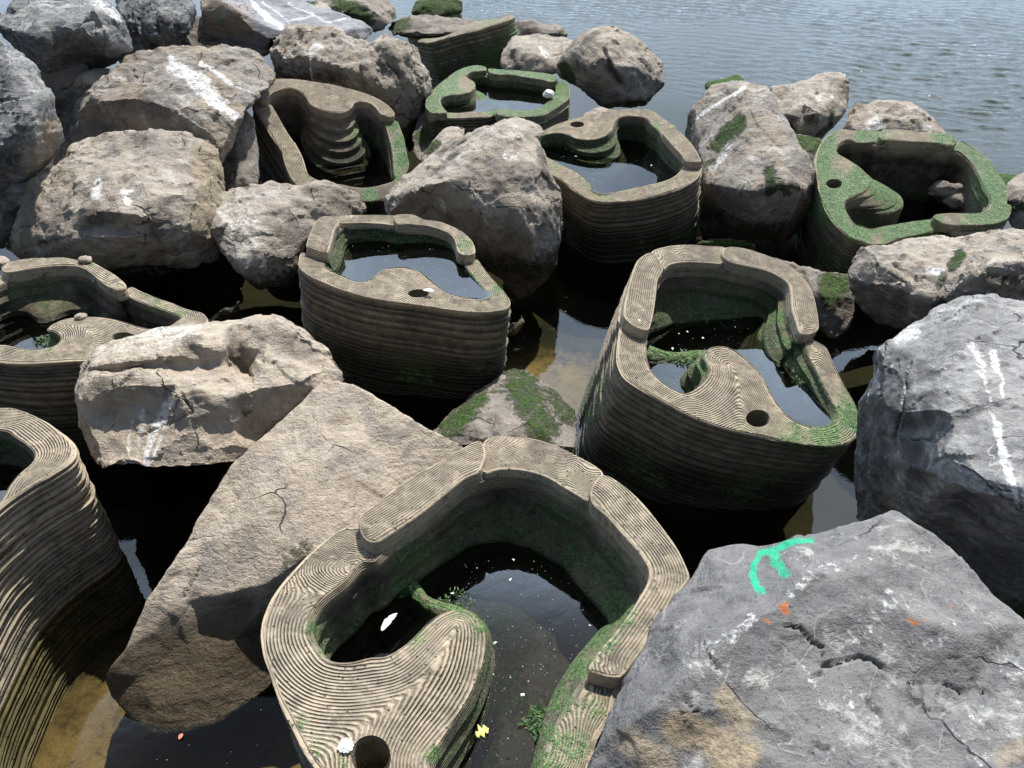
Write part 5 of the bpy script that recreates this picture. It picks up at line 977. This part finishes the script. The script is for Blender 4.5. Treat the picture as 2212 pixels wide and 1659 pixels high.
boulder('tan rock at the right edge behind the green tide pool', 'F', TAN,
    [(2165,410,15.0),(2180,385,15.1),(2212,372,15.15),(2290,362,15.15),(2340,420,15.0),(2330,520,14.75),(2200,510,14.75),(2175,470,14.85)], [[(2195,420,14.9),(2260,420,14.85)]], .018, 1, [('g',12,[(2190,445),(2212,450)],.7),('d',14,[(2185,465)],.7)], 26)
boulder('flat rock with bright green algae beside the tilted tide pool', 'F', MOSSY,
    [(1660,556,.34),(1735,573,.33),(1780,587,.33),(1838,591,.30),(1850,640,.24),(1848,700,.12),(1800,737,.0),(1765,705,.1),(1735,640,.2)], [[(1760,640,.27),(1800,648,.23),(1846,654,.2)],[(1770,665,.2),(1840,672,.16)]], .013, .8, [('g',34,[(1795,600),(1810,620),(1790,635)],.85),('g',20,[(1825,605)],.8),('d',14,[(1790,652),(1845,656)],.9)], 27)
boulder('low algae-topped rock peeping out behind the tilted tide pool', 'C', MOSSY,
    [(110,1560,.2),(150,1535,.22),(200,1520,.22),(280,1522,.22),(420,1540,.2),(490,1570,.16),(525,1605,.05),(480,1640,.0),(150,1640,.05)], [[(200,1550,.2),(400,1570,.17)]], .013, .8, [('g',60,[(180,1540),(300,1545),(430,1575)],.85)], 28)
boulder('green weed covered rock tip behind the big brown boulder', 'C', MOSSY,
    [(155,565,16.6),(180,530,16.65),(260,505,16.7),(330,500,16.7),(380,470,16.72),(430,510,16.65),(440,560,16.5),(300,590,16.4)], [[(280,530,16.55),(380,500,16.6)]], .018, 1.1, [('g',70,[(180,545),(300,525),(400,500)],.95)], 29)
boulder('small tan rock poking up behind the back rim of the pale pool', '6', TAN,
    [(600,230,16.6),(640,190,16.65),(700,120,16.75),(780,80,16.8),(880,85,16.8),(990,130,16.75),(980,220,16.6),(800,260,16.5)], [[(760,160,16.55)]], .018, .9, [], 30)
boulder('dark mossy rock wedged under the flat-topped boulder at the left edge', 'A', MOSSY,
    [(-150,1090,14.95),(200,1100,14.95),(210,1260,14.8),(130,1450,14.7),(30,1600,14.6),(-150,1620,14.6)], [[(60,1400,14.62)]], .016, 1, [('g',60,[(120,1440),(30,1580)],.6),('d',90,[(0,1250),(60,1350)],.9)], 31)
boulder('small tan stone at the left edge behind the rim of the tide pool', 'D', PALE,
    [(-60,-15,13.95),(20,0,13.93),(60,30,13.9),(66,55,13.88),(20,90,13.82),(-60,100,13.82)], [[(0,40,13.8)]], .010, .8, [], 32)
boulder('mossy tan rock behind the angular boulder, below the small green pool', '8', TAN,
    [(300,1600,15.95),(400,1480,16.05),(470,1400,16.1),(560,1310,16.2),(640,1280,16.22),(720,1290,16.22),(790,1300,16.22),(760,1420,16.0),(550,1580,15.8),(420,1700,15.7),(320,1680,15.8)], [[(450,1480,15.92),(600,1370,16.0)]], .018, .9, [('g',60,[(380,1540),(480,1460)],.8),('g',40,[(730,1290)],.8),('t',60,[(280,1560)],.6)], 33)
boulder('small tan rock at the top edge behind the slate boulder', 'A', TAN,
    [(1900,0,19.4),(1960,15,19.4),(2010,5,19.5),(2080,15,19.5),(2150,75,19.2),(2060,90,19.0),(1930,60,19.0)], [[(2030,40,19.2)]], .03, 1, [('g',60,[(1930,0),(1990,0)],.8)], 34)
boulder('jagged dark shard standing in the shaded water behind the skull-like boulder', 'D', BLUE,
    [(1385,395,.06),(1400,360,.14),(1440,335,.18),(1500,325,.22),(1525,280,.30),(1545,380,.08),(1540,420,.0),(1400,425,.0)], [[(1480,380,.16)]], .010, .9, [('w',20,[(1400,370),(1430,350)],.5)], 35)
boulder('barnacled pebble beside the brimming tide pool', 'E', PALE,
    [(1075,480,.05),(1085,450,.08),(1110,430,.10),(1160,428,.10),(1185,370,.12),(1190,420,.09),(1168,470,.06),(1130,508,.02),(1085,512,.02)], [[(1120,465,.09)]], .008, .8, [('w',40,[(1100,470),(1140,460)],.5),('d',20,[(1180,390)],.9)], 36)
boulder('added filler boulder darkening the gap left of the scalloped tide pool', 'F', MOSSY,
    [(455,330,15.4),(480,250,15.65),(520,225,15.75),(548,250,15.65),(560,340,15.4),(560,410,15.2),(500,420,15.1),(470,400,15.2)], [[(510,330,15.35),(520,390,15.15)]], .018, 1, [('g',30,[(500,380)],.5),('d',40,[(500,330)],.8)], 37)  # added to keep this gap dark where bright water showed
boulder('low mossy rock under the hollowed boulder at the water edge', 'C', MOSSY,
    [(690,830,15.95),(800,860,15.95),(920,880,16.0),(930,960,15.9),(880,1050,15.7),(840,1060,15.65),(780,980,15.75),(730,900,15.85)], [[(840,960,15.72)]], .018, 1, [('g',70,[(760,880),(900,930)],.8)], 38)
boulder('green tufted rock at the water behind the green tide pool', '7', MOSSY,
    [(1900,600,15.3),(1950,548,15.4),(2060,535,15.4),(2160,545,15.35),(2150,640,15.2),(2000,680,15.15)], [[(2050,590,15.25)]], .018, 1, [('g',90,[(1990,580),(2120,580)],.9)], 39)
FILL = 'added filler rocks keeping the gaps dark'  # added rocks that hide bright water and keep the gaps black
boulder('added filler rock darkening the gap below the blue-grey corner boulder', 'F', MOSSY,
    [(60,200,15.6),(100,120,15.9),(180,130,15.95),(215,180,15.8),(200,260,15.6),(150,330,15.4),(150,420,15.2),(60,440,15.2),(40,320,15.4)], [[(130,220,15.72),(110,330,15.4)]], .02, 1, [('d',60,[(130,250)],.9)], 41, group=FILL)
boulder('added filler rock darkening the gap below the jagged boulder and the slate', 'F', MOSSY,
    [(240,130,17.0),(280,70,17.3),(420,30,17.8),(600,60,17.7),(620,110,17.4),(560,125,17.2),(420,125,17.15),(300,150,17.0)], [[(400,90,17.3)]], .025, 1, [('d',80,[(420,90)],.9)], 42, group=FILL)
boulder('added filler rock darkening the gap between the bird-streaked boulder and the small green pool', 'F', MOSSY,
    [(900,260,16.9),(925,200,17.2),(960,180,17.4),(940,250,17.0),(945,320,16.5),(925,352,16.3),(895,345,16.4),(890,300,16.7)], [[(925,255,16.92)]], .02, 1, [('g',30,[(915,300)],.7)], 43, group=FILL)

# ------------------------------------------------------------------ small things
def flat_leaf(name, mat, c, L, Wd, rz, label, cat, group=None, bend=.25, lobes=0, thick=.0016, seed=0, tilt=0.0):
    """a curled leaf / feather blade: a closed thin solid with a midrib fold"""
    n = 14; V = []; F = []
    rs = random.Random(seed)
    for i in range(n+1):
        t = i/n; w = Wd*.5*(math.sin(math.pi*min(1, t*.97+.03))**.7)*(1+.18*lobes*math.sin(t*lobes*6.0))*(1+.15*rs.uniform(-1, 1))
        x = (t-.5)*L; y0 = .12*L*math.sin(t*2.6); z = bend*L*(t-.5)**2
        for s_, zz in ((-1, .25*w), (0, 0), (1, .25*w)):
            V.append((x, y0+s_*w, z+zz+thick))
        for s_, zz in ((-1, .25*w), (0, 0), (1, .25*w)):
            V.append((x, y0+s_*w, z+zz))
    for i in range(n):
        a, b = i*6, (i+1)*6
        F += [(a, b, b+1, a+1), (a+1, b+1, b+2, a+2), (a+3, a+4, b+4, b+3), (a+4, a+5, b+5, b+4), (a, a+3, b+3, b), (a+2, b+2, b+5, a+5)]
    F += [(0, 1, 4, 3), (1, 2, 5, 4), (n*6, n*6+3, n*6+4, n*6+1), (n*6+1, n*6+4, n*6+5, n*6+2)]
    o = new_mesh(name, V, F, mat); fixn(o)
    o.location = c; o.rotation_euler = (tilt, 0, rz)
    tag(o, label, cat, group); return o
def hit(fr, x, y, z): return Vector(at(*fpx(fr, x, y), z))
w1 = P1[3]; w2 = P2[3]; w3 = P3[3]; w4 = P4[3]; w7 = P7[3]
flat_leaf('feather', FEATHER, hit('1', 640, 950, w1)+Vector((0, 0, .002)), .085, .026, .95, 'white feather floating in the small side basin of the nearest tide pool', 'feather', seed=1)
flat_leaf('leaf', LEAF, hit('1', 1095, 1490, w1)+Vector((0, 0, .002)), .045, .032, .5, 'yellow-green leaf floating in the nearest tide pool', 'leaf', lobes=3, seed=2)
flat_leaf('fragment', PINK, hit('H', 1157, 1460, .004), .022, .015, 1.2, 'orange fragment floating by the foot of the long tan slab', 'leaf fragment', seed=3)

def blossom(c, r, label):
    V, F = [], []; rs = random.Random(4)
    for layer in range(3):
        for k in range(11):
            a = k/11*2*math.pi+layer*.3; rr = r*(1-.27*layer)*rs.uniform(.85, 1.1); hgt = r*(.06+.16*layer)
            b = len(V); ca, sa = math.cos(a), math.sin(a)
            for t, w, z in ((.1, .06, 0), (.55, .21, .10), (.9, .20, .25), (1.0, .06, .22)):
                for s_ in (-1, 1):
                    V.append((rr*(t*ca-s_*w*sa), rr*(t*sa+s_*w*ca), hgt*.6+r*z+rs.uniform(-.03, .03)*r))
            for i in range(3): F.append((b+2*i, b+2*i+1, b+2*i+3, b+2*i+2))
    b = len(V); V += [(r*.2*math.cos(a), r*.2*math.sin(a), r*.45) for a in np.linspace(0, 6.28, 9)[:8]]+[(0, 0, r*.6)]
    F += [(b+i, b+(i+1) % 8, b+8) for i in range(8)]
    V0 = len(V); V += [(r*.35*math.cos(a), r*.35*math.sin(a), 0) for a in np.linspace(0, 6.28, 9)[:8]]; F += [(V0+i, V0+(i+1) % 8, b+(i+1) % 8, b+i) for i in range(8)]
    o = new_mesh('blossom', V, F, FEATHER, None, False); o.location = c; tag(o, label, 'flower'); return o
blossom(hit('1', 425, 1555, .604), .022, 'white ruffled blossom lying beside the round hole of the nearest tide pool')

def tuft(name, c, r, nb, h, label, cat, group=None, seed=0, mat=WEED):
    """a clump of leafy seaweed: many small folded blades"""
    rs = random.Random(seed); V, F = [], []
    for _ in range(nb):
        a = rs.uniform(0, 6.28); q = r*math.sqrt(rs.random()); x, y = q*math.cos(a), q*math.sin(a)
        d = rs.uniform(0, 6.28); L = rs.uniform(.7, 2.0)*h; w = L*rs.uniform(.10, .2); up = rs.uniform(.15, .9)
        dx, dy = math.cos(d), math.sin(d); b = len(V)
        for t, ww in ((0, .4), (.4, 1), (.8, .8), (1.05, .15)):
            zz = L*up*(t-.45*t*t)
            V += [(x+dx*L*t-dy*w*ww, y+dy*L*t+dx*w*ww, zz+rs.uniform(0, .15)*L), (x+dx*L*t, y+dy*L*t, zz), (x+dx*L*t+dy*w*ww, y+dy*L*t-dx*w*ww, zz+rs.uniform(0, .15)*L)]
        for i in range(3):
            F += [(b+3*i, b+3*i+1, b+3*i+4, b+3*i+3), (b+3*i+1, b+3*i+2, b+3*i+5, b+3*i+4)]
    o = new_mesh(name, V, F, mat, None, True); o.location = c
    tag(o, label, cat, group); return o
SW = 'clumps of seaweed in the tide pools'
tuft('seaweed_clump', hit('1', 690, 770, w1), .05, 198, 0.0121, 'bright seaweed clump hanging on the shaded ledge of the nearest tide pool', 'seaweed', SW, 1)
tuft('seaweed_clump', hit('1', 1370, 1430, w1), .045, 132, 0.0154, 'glinting seaweed clump floating at the right bank of the nearest tide pool', 'seaweed', SW, 3)
tuft('seaweed_clump', hit('1', 960, 850, w1-.0), .06, 154, 0.0077, 'seaweed fringe round the tongue tip of the nearest tide pool', 'seaweed', SW, 6)
tuft('seaweed_clump', hit('2', 850, 890, w2), .065, 242, 0.0132, 'seaweed clump left of the tongue in the tilted tide pool', 'seaweed', SW, 4)
tuft('seaweed_clump', hit('2', 1660, 1040, w2), .035, 88, 0.0110, 'small seaweed clump at the right bank of the tilted tide pool', 'seaweed', SW, 5)
tuft('seaweed_clump', hit('4', 450, 920, w4), .05, 154, 0.0121, 'seaweed clump in the side bay of the tide pool at the left edge', 'seaweed', SW, 7)

def flecks(name, spots, label, group='floating white flecks'):
    for fr, x, y, z, r, sd in spots:
        rs = random.Random(sd); V, F = [], []
        for k in range(3):
            a = rs.uniform(0, 6.28); b = len(V); L = r*rs.uniform(.8, 1.5); w = r*rs.uniform(.35, .6); ca, sa = math.cos(a), math.sin(a)
            for t, ww, zz in ((-1, .3, .0), (-.2, 1, .25), (.5, .9, .3), (1, .2, .1)):
                V += [(L*t*ca-w*ww*sa, L*t*sa+w*ww*ca, r*zz+k*r*.1), (L*t*ca+w*ww*sa, L*t*sa-w*ww*ca, r*zz+k*r*.1)]
            for i in range(3): F.append((b+2*i, b+2*i+1, b+2*i+3, b+2*i+2))
        o = new_mesh(name, V, F, FEATHER, None, True); o.location = hit(fr, x, y, z)+Vector((0, 0, .001)); tag(o, label, 'down feather', group)
flecks('down_feather', [('1', 1230, 735, w1, 0.0054, 1), ('1', 945, 802, w1, 0.0048, 2), ('1', 1155, 1045, w1, 0.0048, 3), ('1', 1140, 1198, w1, 0.0054, 4), ('1', 1290, 1300, w1, 0.0054, 5), ('1', 1245, 637, w1, 0.0042, 6), ('1', 1105, 1155, w1, 0.0036, 7), ('1', 1055, 1322, w1, 0.0036, 8), ('1', 1620, 960, w1, 0.0042, 9)], 'white downy fluff floating on the nearest tide pool')
flecks('down_feather', [('2', 960, 740, w2, 0.0060, 11), ('2', 850, 695, w2, 0.0048, 12), ('2', 745, 815, w2, 0.0078, 13), ('2', 790, 708, w2, 0.0036, 14)], 'white downy fluff floating on the tilted tide pool')
flecks('down_feather', [('6', 430, 575, w7, 0.0060, 21), ('6', 510, 610, w7, 0.0060, 22), ('6', 545, 660, w7, 0.0060, 23), ('6', 1425, 765, w7, 0.0072, 24)], 'white downy fluff floating on the pale pool')

# tiny bubbles and grains on the still water: nobody could count them
rs = random.Random(9); V, F = [], []
def grains(fr, x0, y0, x1, y1, n, z, r):
    for _ in range(n):
        p = hit(fr, rs.uniform(x0, x1), rs.uniform(y0, y1), z); q = r*math.exp(rs.gauss(0, .45)); b = len(V)
        V.extend([(p.x+q, p.y, z+.0008), (p.x, p.y+q, z+.0008), (p.x-q, p.y, z+.0008), (p.x, p.y-q, z+.0008), (p.x, p.y, z+.0008+q*.6)])
        F.extend([(b, b+1, b+4), (b+1, b+2, b+4), (b+2, b+3, b+4), (b+3, b, b+4)])
grains('1', 1000, 640, 1600, 950, 100, w1, 0.00078); grains('1', 1150, 950, 1580, 1250, 92, w1, 0.00078); grains('1', 1000, 1250, 1450, 1640, 100, w1, 0.00078)
grains('2', 650, 600, 1400, 830, 42, w2, 0.00108); grains('2', 1250, 850, 1700, 1250, 34, w2, 0.00090); grains('2', 630, 960, 850, 1110, 23, w2, 0.00120)
grains('6', 250, 640, 1500, 1000, 49, w7, 0.00144); grains('3', 600, 320, 1500, 620, 46, w3, 0.00120); grains('3', 1200, 600, 1750, 830, 34, w3, 0.00120)
grains('H', 800, 1250, 1950, 1650, 26, .001, 0.00072); grains('E', 1100, 250, 1650, 560, 18, .001, 0.00150)
o = new_mesh('bubbles', V, F, SPECK, None, False); tag(o, 'tiny white bubbles and grains scattered over the still pool water', 'bubbles', None, 'stuff')

def pebble(fr, x, y, z, sx, sy, sz, label, mat=PALE, seed=0, rz=0.0, name='pebble', group='loose pebbles on the tide pools'):
    bm = bmesh.new(); bmesh.ops.create_icosphere(bm, subdivisions=4, radius=1.0)
    co = np.array([v.co[:] for v in bm.verts]); d = 1+.22*fbm(co*1.1, seed, 3)+.16*chips(co*1.3, seed+4)
    for v, q, k in zip(bm.verts, co, d): v.co = (q[0]*k*sx, q[1]*k*sy, max(-.6, q[2]*k)*sz+.55*sz)
    me = bpy.data.meshes.new(name); bm.to_mesh(me); bm.free(); finish(me, mat, True, {'marks': np.zeros((len(me.vertices), 3)), 'stains_shade': np.zeros((len(me.vertices), 3))})
    o = bpy.data.objects.new(name, me); COL.objects.link(o); o.location = hit(fr, x, y, z); o.rotation_euler = (0, 0, rz); tag(o, label, name.replace('_', ' '), group); return o
pebble('4', 845, 150, .655, .036, .03, .022, 'tan pebble on the far rim of the tide pool at the left edge', TAN, 1)
pebble('4', 795, 700, .60, .028, .022, .016, 'grey pebble on the tongue of the tide pool at the left edge', PALE, 2, .4)
pebble('4', 980, 350, .60, .032, .024, .024, 'dark pebble on the inner wall of the tide pool at the left edge', BLUE, 3, .9)
pebble('4', 960, 415, .50, .022, .03, .016, 'flat tan pebble stuck under the rim of the tide pool at the left edge', TAN, 4, .5)
pebble('8', 1622, 990, .55, .05, .04, .04, 'white stone on the right rim of the small green tide pool', SPECK, 5, .5, 'stone')
pebble('7', 1440, 770, .34, .12, .06, .07, 'broken grey-brown lump of rock inside the green tide pool', MOSSY, 6, -.5, 'broken_rock', None)
pebble('7', 1580, 850, .30, .13, .10, .07, 'weedy brown lump of rock against the far wall inside the green tide pool', MOSSY, 7, .6, 'broken_rock', None)
flat_leaf('shell', FEATHER, hit('3', 1300, 800, .625), .055, .03, -.3, 'white shell piece beside the round hole of the brimming tide pool', 'shell', bend=.1, seed=8)
